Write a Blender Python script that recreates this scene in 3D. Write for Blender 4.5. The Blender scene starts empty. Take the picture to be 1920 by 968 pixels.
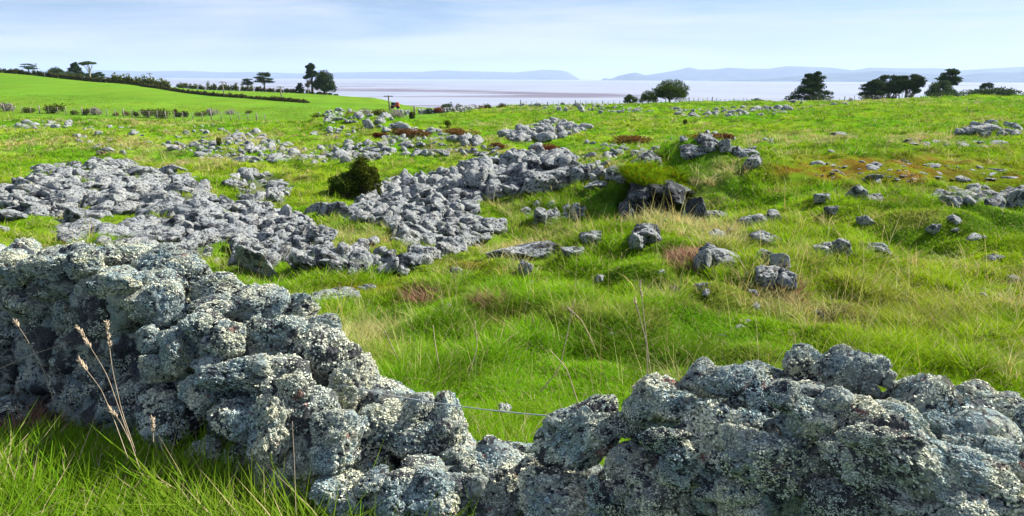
import bpy, bmesh, math, random
import numpy as np
from mathutils import Matrix, Vector, kdtree

R = math.radians
scene = bpy.context.scene
col = scene.collection
rng = np.random.default_rng(11)

# ------------------------------------------------------------------ camera
EYE = np.array([0.0, 0.0, 1.7])
PITCH, ROLL, F = R(13.82), R(0.25), 1371.0        # F: focal length in pixels of a 1920 wide frame
fwd = np.array([0, math.cos(PITCH), -math.sin(PITCH)])
up0 = np.array([0, math.sin(PITCH), math.cos(PITCH)])
rt0 = np.array([1.0, 0, 0])
RT = rt0 * math.cos(ROLL) + up0 * math.sin(ROLL)
UP = up0 * math.cos(ROLL) - rt0 * math.sin(ROLL)
cam = bpy.data.cameras.new('camera')
cam.sensor_width = 36.0
cam.lens = 36.0 * F / 1920.0
cam.clip_start = 0.05
cam.clip_end = 80000
camo = bpy.data.objects.new('camera', cam)
m = Matrix(((RT[0], UP[0], -fwd[0], EYE[0]), (RT[1], UP[1], -fwd[1], EYE[1]), (RT[2], UP[2], -fwd[2], EYE[2]), (0, 0, 0, 1)))
camo.matrix_world = m
col.objects.link(camo)
scene.camera = camo

# ------------------------------------------------------------------ light
SUN_AZ, SUN_EL = R(66), R(38)                      # azimuth clockwise from +Y
sun = bpy.data.lights.new('sun', 'SUN')
sun.energy = 5.0
sun.angle = R(0.6)
sun.color = (1.0, 0.94, 0.84)
suno = bpy.data.objects.new('sun', sun)
sd = Vector((math.sin(SUN_AZ) * math.cos(SUN_EL), math.cos(SUN_AZ) * math.cos(SUN_EL), math.sin(SUN_EL)))
suno.rotation_euler = (-sd).to_track_quat('-Z', 'Y').to_euler()
suno.location = (20, 10, 30)
col.objects.link(suno)
w = bpy.data.worlds.new('World')
scene.world = w
w.use_nodes = True
wt = w.node_tree
wt.nodes.clear()
def wn(t, **k):
    n = wt.nodes.new(t)
    for a, b in k.items():
        setattr(n, a, b)
    return n
sky = wn('ShaderNodeTexSky', sky_type='NISHITA', sun_disc=False, sun_elevation=SUN_EL, sun_rotation=SUN_AZ,
         altitude=0, air_density=1.0, dust_density=.5, ozone_density=3.0)
tc = wn('ShaderNodeTexCoord')
mp = wn('ShaderNodeMapping')
mp.inputs['Scale'].default_value = (1.3, 1.3, 14.0)
mp.inputs['Rotation'].default_value = (.06, .05, .3)
nz = wn('ShaderNodeTexNoise')
nz.inputs['Scale'].default_value = 1.5
nz.inputs['Detail'].default_value = 8
nz.inputs['Roughness'].default_value = 0.6
nz.inputs['Distortion'].default_value = 0.4
cr = wn('ShaderNodeMapRange')
cr.inputs[1].default_value = 0.40
cr.inputs[2].default_value = 0.62
cr.inputs[3].default_value = 0.05
cr.inputs[4].default_value = 0.9
mix = wn('ShaderNodeMix', data_type='RGBA')
mix.inputs[7].default_value = (6.6, 7.2, 8.4, 1)    # thin high cloud
bg = wn('ShaderNodeBackground')
bg.inputs['Strength'].default_value = 0.05
wo = wn('ShaderNodeOutputWorld')
L = wt.links.new
L(tc.outputs['Generated'], mp.inputs['Vector'])
L(mp.outputs[0], nz.inputs['Vector'])
L(nz.outputs[0], cr.inputs[0])
L(cr.outputs[0], mix.inputs[0])
tint = wn('ShaderNodeMix', data_type='RGBA', blend_type='MULTIPLY')
tint.inputs[0].default_value = 1
tint.inputs[7].default_value = (.64, .77, .95, 1)   # clear air between the clouds
L(sky.outputs[0], tint.inputs[6])
L(tint.outputs[2], mix.inputs[6])
L(mix.outputs[2], bg.inputs['Color'])
L(bg.outputs[0], wo.inputs['Surface'])
scene.view_settings.view_transform = 'Standard'
scene.view_settings.look = 'None'
scene.view_settings.exposure = 1.2
scene.view_settings.gamma = 1
scene.render.engine = 'CYCLES'
scene.cycles.max_bounces = 4
scene.cycles.diffuse_bounces = 1
scene.cycles.glossy_bounces = 2
scene.cycles.transmission_bounces = 4
scene.cycles.volume_bounces = 1
scene.cycles.use_denoising = True

# ------------------------------------------------------------------ projection helpers (photo pixels, 1920 wide)
def ray(px, py):
    px = np.asarray(px, float); py = np.asarray(py, float)
    x = (px - 960) / F; y = (484 - py) / F
    return fwd + x[..., None] * RT + y[..., None] * UP
def project(P):
    d = P - EYE
    z = d @ fwd
    z = np.where(np.abs(z) < 1e-6, 1e-6, z)
    return 960 + F * (d @ RT) / z, 484 - F * (d @ UP) / z, z

# ------------------------------------------------------------------ noise
_tab = np.random.default_rng(5).random(65536)
def _h(i, j, k, s):
    return _tab[(i * 73856093 ^ j * 19349663 ^ k * 83492791 ^ (s * 2654435761 & 0xffffff)) & 65535]
def noise(P, s=0):
    P = np.asarray(P, float)
    f = np.floor(P); t = P - f
    t = t * t * t * (t * (t * 6 - 15) + 10)
    I = f.astype(np.int64)
    i, j, k = I[..., 0], I[..., 1], I[..., 2]
    tx, ty, tz = t[..., 0], t[..., 1], t[..., 2]
    def lx(jj, kk):
        a = _h(i, jj, kk, s); b = _h(i + 1, jj, kk, s)
        return a + (b - a) * tx
    a = lx(j, k); a = a + (lx(j + 1, k) - a) * ty
    b = lx(j, k + 1); b = b + (lx(j + 1, k + 1) - b) * ty
    return (a + (b - a) * tz) * 2 - 1
def fbm(P, octv=4, s=0, g=0.5, lac=2.03):
    o = 0; a = 1; n = 0
    for q in range(octv):
        o = o + a * noise(P * lac ** q + q * 17.3, s + q); n += a; a *= g
    return o / n
def billow(P, octv=3, s=0, g=0.5):
    o = 0; a = 1; n = 0
    for q in range(octv):
        o = o + a * np.abs(noise(P * 2.1 ** q + q * 9.1, s + q)); n += a; a *= g
    return o / n
def n2(X, Y, sc, octv=3, s=0):
    return fbm(np.stack([X / sc, Y / sc, np.zeros_like(X) + s * 3.7], -1), octv, s)
def sstep(a, b, x):
    t = np.clip((x - a) / (b - a), 0, 1)
    return t * t * (3 - 2 * t)

# ------------------------------------------------------------------ terrain
TY = np.array([0, 3, 5, 8, 11, 16, 22, 30, 40, 70, 100, 130, 160, 190, 220, 260, 320, 420.])
TPX = np.array([-400, 0, 220, 400, 560, 700, 870, 1000, 1300, 1600, 1920, 2300])
TH = np.array([
 [1.7, 1.7, 1.9, 2.3, 2.7, 3.1, 3.4, 3.6, 3.6, 3.3, 2.0, 0.5, -1.5, -3.5, -4.4, -4.5, 3, 22],
 [1.7, 1.7, 1.9, 2.3, 2.7, 3.1, 3.5, 3.7, 3.8, 3.8, 3.0, 1.7, 0.3, -0.9, -1.5, -1.0, 5, 26],
 [1.7, 1.7, 1.9, 2.3, 2.7, 3.2, 3.5, 3.7, 3.8, 3.9, 3.3, 2.6, 1.8, 1.3, 1.5, 3.0, 10, 28],
 [1.7, 1.7, 1.9, 2.35, 2.75, 3.2, 3.5, 3.7, 3.8, 4.0, 4.0, 3.9, 3.6, 3.5, 3.7, 5.5, 14, 30],
 [1.7, 1.7, 1.95, 2.35, 2.8, 3.2, 3.5, 3.7, 3.8, 4.0, 4.1, 4.3, 4.3, 4.2, 4.3, 7, 18, 32],
 [1.7, 1.7, 1.95, 2.35, 2.8, 3.2, 3.5, 3.7, 3.8, 4.0, 4.3, 4.6, 4.8, 4.9, 5.8, 10, 22, 34],
 [1.7, 1.7, 1.95, 2.3, 2.75, 3.2, 3.5, 3.7, 3.8, 3.9, 4.2, 5.2, 7.5, 11, 16, 22, 28, 36],
 [1.7, 1.7, 1.95, 2.25, 2.7, 3.15, 3.4, 3.6, 3.7, 3.6, 3.5, 5.5, 10, 15, 20, 24, 28, 36],
 [1.7, 1.7, 1.95, 2.2, 2.4, 2.9, 3.1, 3.2, 3.4, 3.5, 3.3, 4.2, 7, 12, 17, 24, 28, 36],
 [1.7, 1.7, 1.95, 2.2, 2.25, 2.5, 2.6, 2.7, 2.9, 3.2, 3.1, 3.5, 5, 10, 15, 22, 28, 36],
 [1.7, 1.7, 1.9, 2.15, 2.2, 2.4, 2.5, 2.6, 2.8, 3.0, 2.9, 3.1, 4.5, 9, 14, 22, 28, 36],
 [1.7, 1.7, 1.9, 2.1, 2.15, 2.3, 2.4, 2.5, 2.7, 2.9, 2.8, 2.9, 4, 9, 14, 22, 28, 36]])
CP, SP = math.cos(PITCH), math.sin(PITCH)
# mounds: px, forward distance, height, half width, half depth
MOUNDS = [(1130, 9.2, .44, 2.0, 1.4), (1620, 11, .42, 3.6, 2.6), (1480, 7.2, .16, 1.3, .9), (1290, 18.3, 1.25, 2.9, 2.3), (1560, 21, .45, 5, 4),
          (1000, 20.5, .75, 2.4, 1.4), (200, 21.5, .55, 5, 3.2), (680, 50, 1.35, 5.5, 4.5), (1035, 41, .9, 4, 2.4),
          (830, 37, .75, 6, 2.6), (1150, 30, .5, 3, 2), (560, 30, .4, 6, 2), (1400, 90, .5, 12, 8), (1180, 84, .4, 9, 5),
          (300, 42, .5, 9, 4), (1840, 36, .6, 4, 2.5), (1430, 60, .45, 10, 5), (1130, 13.6, -.55, 2.6, 1.9), (640, 14.6, .25, 2.5, 1.5),
          (1860, 110, .9, 14, 6), (480, 18.5, .3, 1.6, 1.2)]
def u_of(px, Y, h=3.0):
    a = -h / np.maximum(Y, 1e-3)                       # slope of the sight line
    yc = (SP + a * CP) / (CP - a * SP)
    return (px - 960) / F / (CP + yc * SP)
CAVE_XY = (3.12, 16.1)
MW = [(u_of(p, y) * y, y, a, rx, ry) for p, y, a, rx, ry in MOUNDS]
def in_field(X, Y):
    px = 960 + 1371 * X / np.maximum(Y, 1) * 1.02
    return sstep(62, 74, Y) * (1 - sstep(760, 900, px))
def terrain(X, Y, detail=True):
    X = np.asarray(X, float); Y = np.asarray(Y, float)
    Yc = np.maximum(Y, 3.0)
    px = 960 + 1371 * X / Yc * np.interp(Yc, [3, 8, 20, 400], [.93, .97, 1.0, 1.02])
    px = np.clip(px, TPX[0], TPX[-1] - 1e-3)
    ix = np.clip(np.searchsorted(TPX, px, side='right') - 1, 0, len(TPX) - 2)
    fx = (px - TPX[ix]) / (TPX[ix + 1] - TPX[ix]); fx = fx * fx * (3 - 2 * fx) * .5 + fx * .5
    ly = np.log(TY + 4); lq = np.log(np.clip(Yc, 0, 419.9) + 4)
    def tab(lq):
        iy = np.clip(np.searchsorted(ly, lq, side='right') - 1, 0, len(TY) - 2)
        fy = np.clip((lq - ly[iy]) / (ly[iy + 1] - ly[iy]), 0, 1)
        a = TH[ix, iy] * (1 - fx) + TH[ix + 1, iy] * fx
        b = TH[ix, iy + 1] * (1 - fx) + TH[ix + 1, iy + 1] * fx
        return a + (b - a) * fy
    H = (tab(lq - .05) + tab(lq) + tab(lq + .05)) / 3
    Z = 1.7 - H
    for mx, my, a, rx, ry in MW:
        Z = Z + a * np.exp(-((X - mx) / rx) ** 2 - ((Y - my) / ry) ** 2)
    cx_, cy_ = CAVE_XY
    pit = sstep(1.0, .72, np.sqrt(((X - cx_) / .85) ** 2 + ((Y - cy_) / 1.0) ** 2))
    Z = Z + pit * (-1.42 - Z) * (Z > -1.42)
    if detail:
        fm = in_field(X, Y)
        rough = (1 - fm) * sstep(2.5, 6, Yc)
        Z = Z + rough * (0.25 * n2(X, Y, 1.5, 3, 1) + 0.26 * sstep(12, 30, Yc) * n2(X, Y, 6.0, 2, 2))
        Z = Z + (1 - fm) * sstep(3, 5, Yc) * .17 * np.abs(n2(X, Y, .62, 2, 3)) + 0.10 * fm * n2(X, Y, 12, 2, 4)
    return Z
def hit(px, py, y0=2.2, ymax=300):
    """where the sight line through these photo pixels meets the ground"""
    D = ray(px, py); D = D / D[..., 1:2]
    Yt = np.exp(np.linspace(math.log(y0), math.log(ymax), 260))
    out = np.full(D.shape[:-1], np.nan)
    for a, b in zip(Yt[:-1], Yt[1:]):
        P = D * b
        below = (EYE[2] + P[..., 2]) < terrain(P[..., 0], P[..., 1])
        new = below & np.isnan(out)
        out = np.where(new, (a + b) / 2, out)
    P = D * out[..., None] + EYE * np.array([0, 0, 1])
    return P

# ------------------------------------------------------------------ mesh helpers
def mesh_np(name, V, Fc, mat=None, smooth=True, attrs=None, colors=None):
    V = np.asarray(V, np.float32); Fc = np.asarray(Fc, np.int32)
    me = bpy.data.meshes.new(name)
    n, k = Fc.shape
    me.vertices.add(len(V)); me.vertices.foreach_set('co', V.ravel())
    me.loops.add(n * k); me.loops.foreach_set('vertex_index', Fc.ravel())
    me.polygons.add(n); me.polygons.foreach_set('loop_start', np.arange(0, n * k, k, dtype=np.int32))
    me.polygons.foreach_set('loop_total', np.full(n, k, np.int32))
    me.polygons.foreach_set('use_smooth', np.full(n, smooth, bool))
    me.update(calc_edges=True)
    for nm, a in (attrs or {}).items():
        at = me.attributes.new(nm, 'FLOAT', 'POINT'); at.data.foreach_set('value', np.asarray(a, np.float32))
    for nm, a in (colors or {}).items():
        at = me.attributes.new(nm, 'FLOAT_COLOR', 'POINT')
        c = np.ones((len(V), 4), np.float32); c[:, :3] = a
        at.data.foreach_set('color', c.ravel())
    if mat: me.materials.append(mat)
    return me
def link(name, me, parent=None, label=None, cat=None, group=None, kind=None, loc=None):
    o = bpy.data.objects.new(name, me)
    col.objects.link(o)
    if parent is not None: o.parent = parent
    if loc is not None: o.location = loc
    tag(o, label, cat, group, kind)
    return o
def tag(o, label=None, cat=None, group=None, kind=None):
    if label: o['label'] = label
    if cat: o['category'] = cat
    if group: o['group'] = group
    if kind: o['kind'] = kind
    return o
def tube_arrays(pts, rad, seg=6):
    pts = np.asarray(pts, float); n = len(pts)
    rad = np.broadcast_to(np.asarray(rad, float), (n,))
    T = np.gradient(pts, axis=0); T /= np.linalg.norm(T, axis=1)[:, None] + 1e-9
    ref = np.where(np.abs(T[:, 2:3]) > .9, np.array([[1., 0, 0]]), np.array([[0, 0, 1.]]))
    A = np.cross(T, ref); A /= np.linalg.norm(A, axis=1)[:, None] + 1e-9
    B = np.cross(T, A)
    an = np.linspace(0, 2 * math.pi, seg, endpoint=False)
    V = pts[:, None] + rad[:, None, None] * (np.cos(an)[None, :, None] * A[:, None] + np.sin(an)[None, :, None] * B[:, None])
    V = V.reshape(-1, 3)
    Fq = []
    for i in range(n - 1):
        for j in range(seg):
            a = i * seg + j; b = i * seg + (j + 1) % seg
            Fq.append((a, b, b + seg, a + seg))
    c0 = len(V); V = np.vstack([V, pts[0], pts[-1]])
    for j in range(seg):
        b = (j + 1) % seg
        Fq.append((c0, b, j, c0)); o = (n - 1) * seg
        Fq.append((c0 + 1, o + j, o + b, c0 + 1))
    return V, np.array(Fq)
def join(parts):
    Vs, Fs, o = [], [], 0
    for V, Fq in parts:
        Vs.append(V); Fs.append(np.asarray(Fq) + o); o += len(V)
    return np.vstack(Vs), np.vstack(Fs)
def quads_mesh(name, V, Fq, mat, smooth=True, **k):
    """quads where a repeated corner means a triangle"""
    me = bpy.data.meshes.new(name)
    me.from_pydata([tuple(v) for v in V], [], [tuple(dict.fromkeys(f)) for f in np.asarray(Fq).tolist()])
    if smooth: me.polygons.foreach_set('use_smooth', [True] * len(me.polygons))
    if mat: me.materials.append(mat)
    return me
def box_arrays(sx, sy, sz, c=(0, 0, 0), bev=0):
    x, y, z = sx / 2, sy / 2, sz / 2
    V = np.array([(-x, -y, -z), (x, -y, -z), (x, y, -z), (-x, y, -z), (-x, -y, z), (x, -y, z), (x, y, z), (-x, y, z)]) + np.array(c)
    return V, np.array([(0, 3, 2, 1), (4, 5, 6, 7), (0, 1, 5, 4), (1, 2, 6, 5), (2, 3, 7, 6), (3, 0, 4, 7)])

# ------------------------------------------------------------------ materials
def new_mat(name):
    m = bpy.data.materials.new(name); m.use_nodes = True
    nt = m.node_tree; nt.nodes.clear()
    out = nt.nodes.new('ShaderNodeOutputMaterial')
    return m, nt, out
class N:
    def __init__(s, nt): s.nt = nt
    def node(s, t, **k):
        n = s.nt.nodes.new(t)
        for a, b in k.items(): setattr(n, a, b)
        return n
    def pos(s): return s.node('ShaderNodeNewGeometry').outputs['Position']
    def noise(s, vec, scale, detail=4, rough=.6, dist=0.0):
        n = s.node('ShaderNodeTexNoise')
        n.inputs['Scale'].default_value = scale; n.inputs['Detail'].default_value = detail
        n.inputs['Roughness'].default_value = rough; n.inputs['Distortion'].default_value = dist
        s.nt.links.new(vec, n.inputs['Vector']); return n.outputs[0]
    def rng(s, v, a, b, c=0., d=1.):
        n = s.node('ShaderNodeMapRange'); n.clamp = True
        for i, q in enumerate((a, b, c, d)): n.inputs[i + 1].default_value = q
        s.nt.links.new(v, n.inputs[0]); return n.outputs[0]
    def mix(s, fac, a, b, mode='MIX'):
        n = s.node('ShaderNodeMix', data_type='RGBA', blend_type=mode)
        for sock, v in ((n.inputs[0], fac), (n.inputs[6], a), (n.inputs[7], b)):
            if isinstance(v, (int, float)): sock.default_value = v
            elif isinstance(v, tuple): sock.default_value = v + (1,) if len(v) == 3 else v
            else: s.nt.links.new(v, sock)
        return n.outputs[2]
    def math(s, op, a, b=0.):
        n = s.node('ShaderNodeMath', operation=op)
        for sock, v in ((n.inputs[0], a), (n.inputs[1], b)):
            if isinstance(v, (int, float)): sock.default_value = v
            else: s.nt.links.new(v, sock)
        return n.outputs[0]
    def bump(s, h, strength, dist, normal=None):
        n = s.node('ShaderNodeBump')
        n.inputs['Strength'].default_value = strength; n.inputs['Distance'].default_value = dist
        s.nt.links.new(h, n.inputs['Height'])
        if normal is not None: s.nt.links.new(normal, n.inputs['Normal'])
        return n.outputs[0]
    def pbr(s, out, colr, rough=.9, normal=None, spec=.2):
        n = s.node('ShaderNodeBsdfPrincipled')
        if isinstance(colr, tuple): n.inputs['Base Color'].default_value = colr + (1,)
        else: s.nt.links.new(colr, n.inputs['Base Color'])
        n.inputs['Roughness'].default_value = rough
        n.inputs['Specular IOR Level'].default_value = spec
        if normal is not None: s.nt.links.new(normal, n.inputs['Normal'])
        s.nt.links.new(n.outputs[0], out.inputs['Surface']); return n

def rock_material(name, pale, blue, dark, bare=.3, speck=.35, fine=1.0, white=(.60, .62, .54), bumpd=.010):
    """basalt grown over with crusty lichen: broad colour patches, bare patches, fine crinkled specks"""
    m, nt, out = new_mat(name); q = N(nt); P = q.pos()
    oi = q.node('ShaderNodeObjectInfo')
    vo = q.node('ShaderNodeVectorMath', operation='ADD'); nt.links.new(P, vo.inputs[0])
    big = q.noise(P, 2.1, 3); mid = q.noise(P, 8 * fine, 5, .68, .3); sm = q.noise(P, 38 * fine, 5, .72, .4); tiny = q.noise(P, 115 * fine, 3, .75)
    cell = q.node('ShaderNodeTexVoronoi', feature='F1'); cell.inputs['Scale'].default_value = 62 * fine; cell.inputs['Randomness'].default_value = 1
    wv = q.node('ShaderNodeVectorMath', operation='ADD'); wn_ = q.node('ShaderNodeVectorMath', operation='SCALE'); wn_.inputs['Scale'].default_value = .05 / fine
    nv = q.node('ShaderNodeTexNoise'); nv.inputs['Scale'].default_value = 45 * fine; nt.links.new(P, nv.inputs['Vector'])
    nt.links.new(nv.outputs['Color'], wn_.inputs[0]); nt.links.new(P, wv.inputs[0]); nt.links.new(wn_.outputs[0], wv.inputs[1]); nt.links.new(wv.outputs[0], cell.inputs['Vector'])
    base = q.mix(q.rng(mid, .42, .62), dark, (.050, .050, .056))
    base = q.mix(q.rng(tiny, .5, .75, 0, .7), base, (.15, .15, .16))
    lich = q.mix(q.rng(mid, .42, .58), blue, pale)
    lich = q.mix(q.rng(big, .48, .62, 0, .7), lich, pale)
    lich = q.mix(q.rng(tiny, .46, .66, 0, .8), lich, white)
    lich = q.mix(q.rng(cell.outputs['Distance'], .45, .8, 0, .55), lich, tuple(c * 2.2 for c in dark))
    at = q.node('ShaderNodeAttribute', attribute_name='crust')
    c = q.math('ADD', q.math('MULTIPLY', at.outputs['Fac'], .22), q.math('MULTIPLY', sm, 1.0))
    tint = q.node('ShaderNodeMapRange'); nt.links.new(oi.outputs['Random'], tint.inputs[0]); tint.inputs[3].default_value = .0; tint.inputs[4].default_value = .5
    lich = q.mix(tint.outputs[0], lich, blue)
    cov = q.rng(c, .11 + speck, .11 + speck + .09)
    colr = q.mix(cov, base, lich)
    bp_ = q.math('ADD', q.noise(P, 4.3, 5, .7, .6), q.math('MULTIPLY', oi.outputs['Random'], .10))
    colr = q.mix(q.rng(bp_, .64 - bare * .3, .69 - bare * .3, 0, .88), colr, base)
    rust = q.noise(P, 7.5, 5, .78)
    colr = q.mix(q.rng(rust, .66, .70, 0, .8), colr, (.16, .04, .025))
    och = q.noise(P, 3.1, 3, .6)
    colr = q.mix(q.rng(och, .60, .75, 0, .35), colr, (.27, .27, .10))
    h = q.math('ADD', q.math('MULTIPLY', sm, 1.2), q.math('MULTIPLY', tiny, .7))
    h = q.math('SUBTRACT', h, q.math('MULTIPLY', cell.outputs['Distance'], .45))
    q.pbr(out, colr, .95, q.bump(h, 1.0, bumpd / fine), .12)
    return m
M_wall = rock_material('lichened_scoria', (.42, .42, .30), (.15, .225, .26), (.016, .017, .026), bare=.26, speck=.375, white=(.62, .63, .50))
M_rock = rock_material('lichened_basalt', (.42, .435, .415), (.24, .275, .31), (.020, .024, .032), bare=.20, speck=.37, fine=.40, white=(.62, .63, .58), bumpd=.016)

def foliage_mat(name, c1, c2, c3=None, trans=.35):
    m, nt, out = new_mat(name); q = N(nt)
    at = q.node('ShaderNodeAttribute', attribute_name='tone')
    colr = q.mix(at.outputs['Fac'], c1, c2)
    if c3: colr = q.mix(q.rng(at.outputs['Fac'], .8, 1.0), colr, c3)
    d = q.node('ShaderNodeBsdfDiffuse'); t = q.node('ShaderNodeBsdfTranslucent')
    nt.links.new(colr, d.inputs['Color']); nt.links.new(colr, t.inputs['Color'])
    mx = q.node('ShaderNodeMixShader'); mx.inputs[0].default_value = trans
    nt.links.new(d.outputs[0], mx.inputs[1]); nt.links.new(t.outputs[0], mx.inputs[2])
    nt.links.new(mx.outputs[0], out.inputs['Surface'])
    return m
def grass_mat(name):
    m, nt, out = new_mat(name); q = N(nt)
    at = q.node('ShaderNodeAttribute', attribute_name='col')
    ge = q.node('ShaderNodeNewGeometry')
    # normals bent upward to make the blades' shading brighter and more even
    vm = q.node('ShaderNodeVectorMath', operation='ADD'); vm.inputs[1].default_value = (.1, 0, .75)
    vn = q.node('ShaderNodeVectorMath', operation='NORMALIZE')
    nt.links.new(ge.outputs['Normal'], vm.inputs[0]); nt.links.new(vm.outputs[0], vn.inputs[0])
    d = q.node('ShaderNodeBsdfDiffuse'); t = q.node('ShaderNodeBsdfTranslucent')
    nt.links.new(at.outputs['Color'], d.inputs['Color']); nt.links.new(at.outputs['Color'], t.inputs['Color'])
    nt.links.new(vn.outputs[0], d.inputs['Normal'])
    mx = q.node('ShaderNodeMixShader'); mx.inputs[0].default_value = .38
    nt.links.new(d.outputs[0], mx.inputs[1]); nt.links.new(t.outputs[0], mx.inputs[2])
    nt.links.new(mx.outputs[0], out.inputs['Surface'])
    return m
M_grass = grass_mat('grass_blades')
def simple_mat(name, colr, rough=.85, nscale=8, var=.35, spec=.2):
    m, nt, out = new_mat(name); q = N(nt); P = q.pos()
    a = tuple(c * (1 - var) for c in colr)
    q.pbr(out, q.mix(q.rng(q.noise(P, nscale, 4), .35, .65), a, colr), rough, None, spec)
    return m
M_wood = simple_mat('weathered_wood', (.30, .27, .23), nscale=14)
M_darkwood = simple_mat('dark_post_wood', (.07, .06, .05))
M_bark = simple_mat('bark', (.10, .075, .055), nscale=3)
M_palebark = simple_mat('pale_bark', (.42, .38, .33), nscale=3)
M_wire = simple_mat('galvanised_wire', (.42, .46, .50), rough=.4, spec=.6)
M_stem = simple_mat('dry_grass_stem', (.50, .40, .28), nscale=40)

# ------------------------------------------------------------------ vegetation colour over the ground
# patches given where they show in the photo: px, py, half width, half height, amount
STRAW = [(60, 270, 130, 22, .9), (240, 228, 260, 9, 1.0), (220, 275, 220, 25, .75), (470, 260, 170, 22, .6), (340, 300, 200, 16, .7), (30, 375, 60, 20, .55),
         (560, 290, 90, 14, .7), (660, 440, 75, 28, .8), (480, 560, 60, 40, .25), (820, 275, 130, 30, .5), (1330, 330, 70, 60, 1.0),
         (1290, 420, 100, 30, .45), (1350, 470, 70, 25, .5), (1240, 560, 45, 40, .35), (900, 520, 120, 20, .3), (1050, 470, 130, 16, .7), (700, 640, 60, 60, .45),
         (860, 690, 60, 60, .4), (1150, 700, 150, 40, .35), (1500, 262, 260, 12, .75), (1350, 232, 200, 8, .7), (1000, 206, 120, 6, .7), (1180, 222, 130, 5, .8),
         (1720, 262, 150, 14, .75), (1650, 190, 220, 4, .9), (1420, 205, 100, 9, .6), (1050, 300, 100, 18, .7), (930, 232, 90, 8, .8), (1820, 225, 90, 8, .5),
         (1880, 700, 60, 20, .5), (1780, 600, 80, 40, .12), (960, 380, 70, 22, .35), (1270, 300, 60, 20, .9),
         (600, 255, 120, 14, .5), (820, 214, 60, 4, .8), (30, 780, 60, 40, .8), (160, 800, 60, 30, .7), (1440, 560, 40, 40, .6)]
MOSS = [(1640, 318, 210, 24, 1.0), (1860, 330, 110, 22, .7), (1200, 325, 60, 26, .7), (700, 545, 120, 12, .6), (880, 500, 100, 12, .45), (1820, 355, 110, 8, .8),
        (980, 470, 60, 8, .6), (1500, 345, 60, 10, .7)]
GREEN = [(300, 175, 300, 18, 1.), (40, 320, 110, 28, 1.), (560, 400, 90, 40, .8), (760, 260, 60, 20, .4), (1500, 225, 260, 14, 1.), (1050, 225, 140, 10, 1.), (900, 220, 90, 9, 1.)]
SHADY = [(1060, 410, 140, 40, .9), (1150, 380, 80, 30, .9)]  # shade of the hollow, put into the grass colour
def patch(px, py, L):
    o = np.zeros_like(px)
    for cx, cy, rx, ry, a in L:
        o = np.maximum(o, a * np.exp(-(((px - cx) / rx) ** 2 + ((py - cy) / ry) ** 2) * 1.1))
    return o
C_green = np.array([.125, .345, .008]); C_yell = np.array([.280, .415, .010]); C_deep = np.array([.035, .135, .006]); C_straw = np.array([.56, .47, .25])
C_moss = np.array([.30, .25, .010]); C_field = np.array([.155, .310, .026]); C_rust = np.array([.27, .11, .015])
def veg(X, Y, Z):
    """straw amount, moss amount and live colour (some shade put into it) at these points of the land"""
    px, py, _ = project(np.stack([X, Y, Z], -1))
    n1 = n2(X, Y, 1.3, 3, 21); nb = n2(X, Y, 4.5, 3, 22); ns = n2(X, Y, .45, 2, 23)
    fm = in_field(X, Y)
    st = patch(px, py, STRAW); g = patch(px, py, GREEN)
    st = np.clip(st * (.85 + 1.3 * n1) - .05 + .45 * n1 + .20 * nb - .8 * g, 0, 1) * (1 - fm)
    mo = np.clip(patch(px, py, MOSS) * (1.7 + 1.6 * n1 + 1.0 * nb), 0, 1)
    y = np.clip(.38 + .9 * nb + .6 * n1, 0, 1)[..., None]
    c = C_green * (1 - y) + C_yell * y
    d = np.clip(1.5 * ns - .9 * n1 - .12, 0, .92)[..., None]  # deep green mottling, strengthened to stand in for hummock shading
    c = c * (1 - d) + C_deep * d
    th_ = (np.clip(-1.6 * n2(X, Y, .8, 3, 27) - .35, 0, .7) * (1 - fm))[..., None]
    c = c * (1 - th_) + np.array([.24, .20, .075]) * th_
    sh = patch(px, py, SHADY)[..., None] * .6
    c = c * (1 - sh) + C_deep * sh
    f3 = fm[..., None]
    fld = C_field * (1 + .22 * n2(X, Y * .5, 8, 4, 24) + .10 * n1 + .05 * np.sin((X * .55 + Y * .12) * 2.1 + n2(X, Y, 20, 2, 25) * 3))[..., None] * (1 + .25 * n2(X, Y, 14, 3, 26)[..., None] * np.array([1, 0, 0]))
    c = c * (1 - f3) + fld * f3
    mc = np.where((ns > .02)[..., None], C_rust, C_moss)
    mo2 = mo[..., None] * np.clip(.72 + .9 * ns[..., None], .3, .9)
    c = c * (1 - mo2) + mc * mo2
    return st, mo, c

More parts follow.
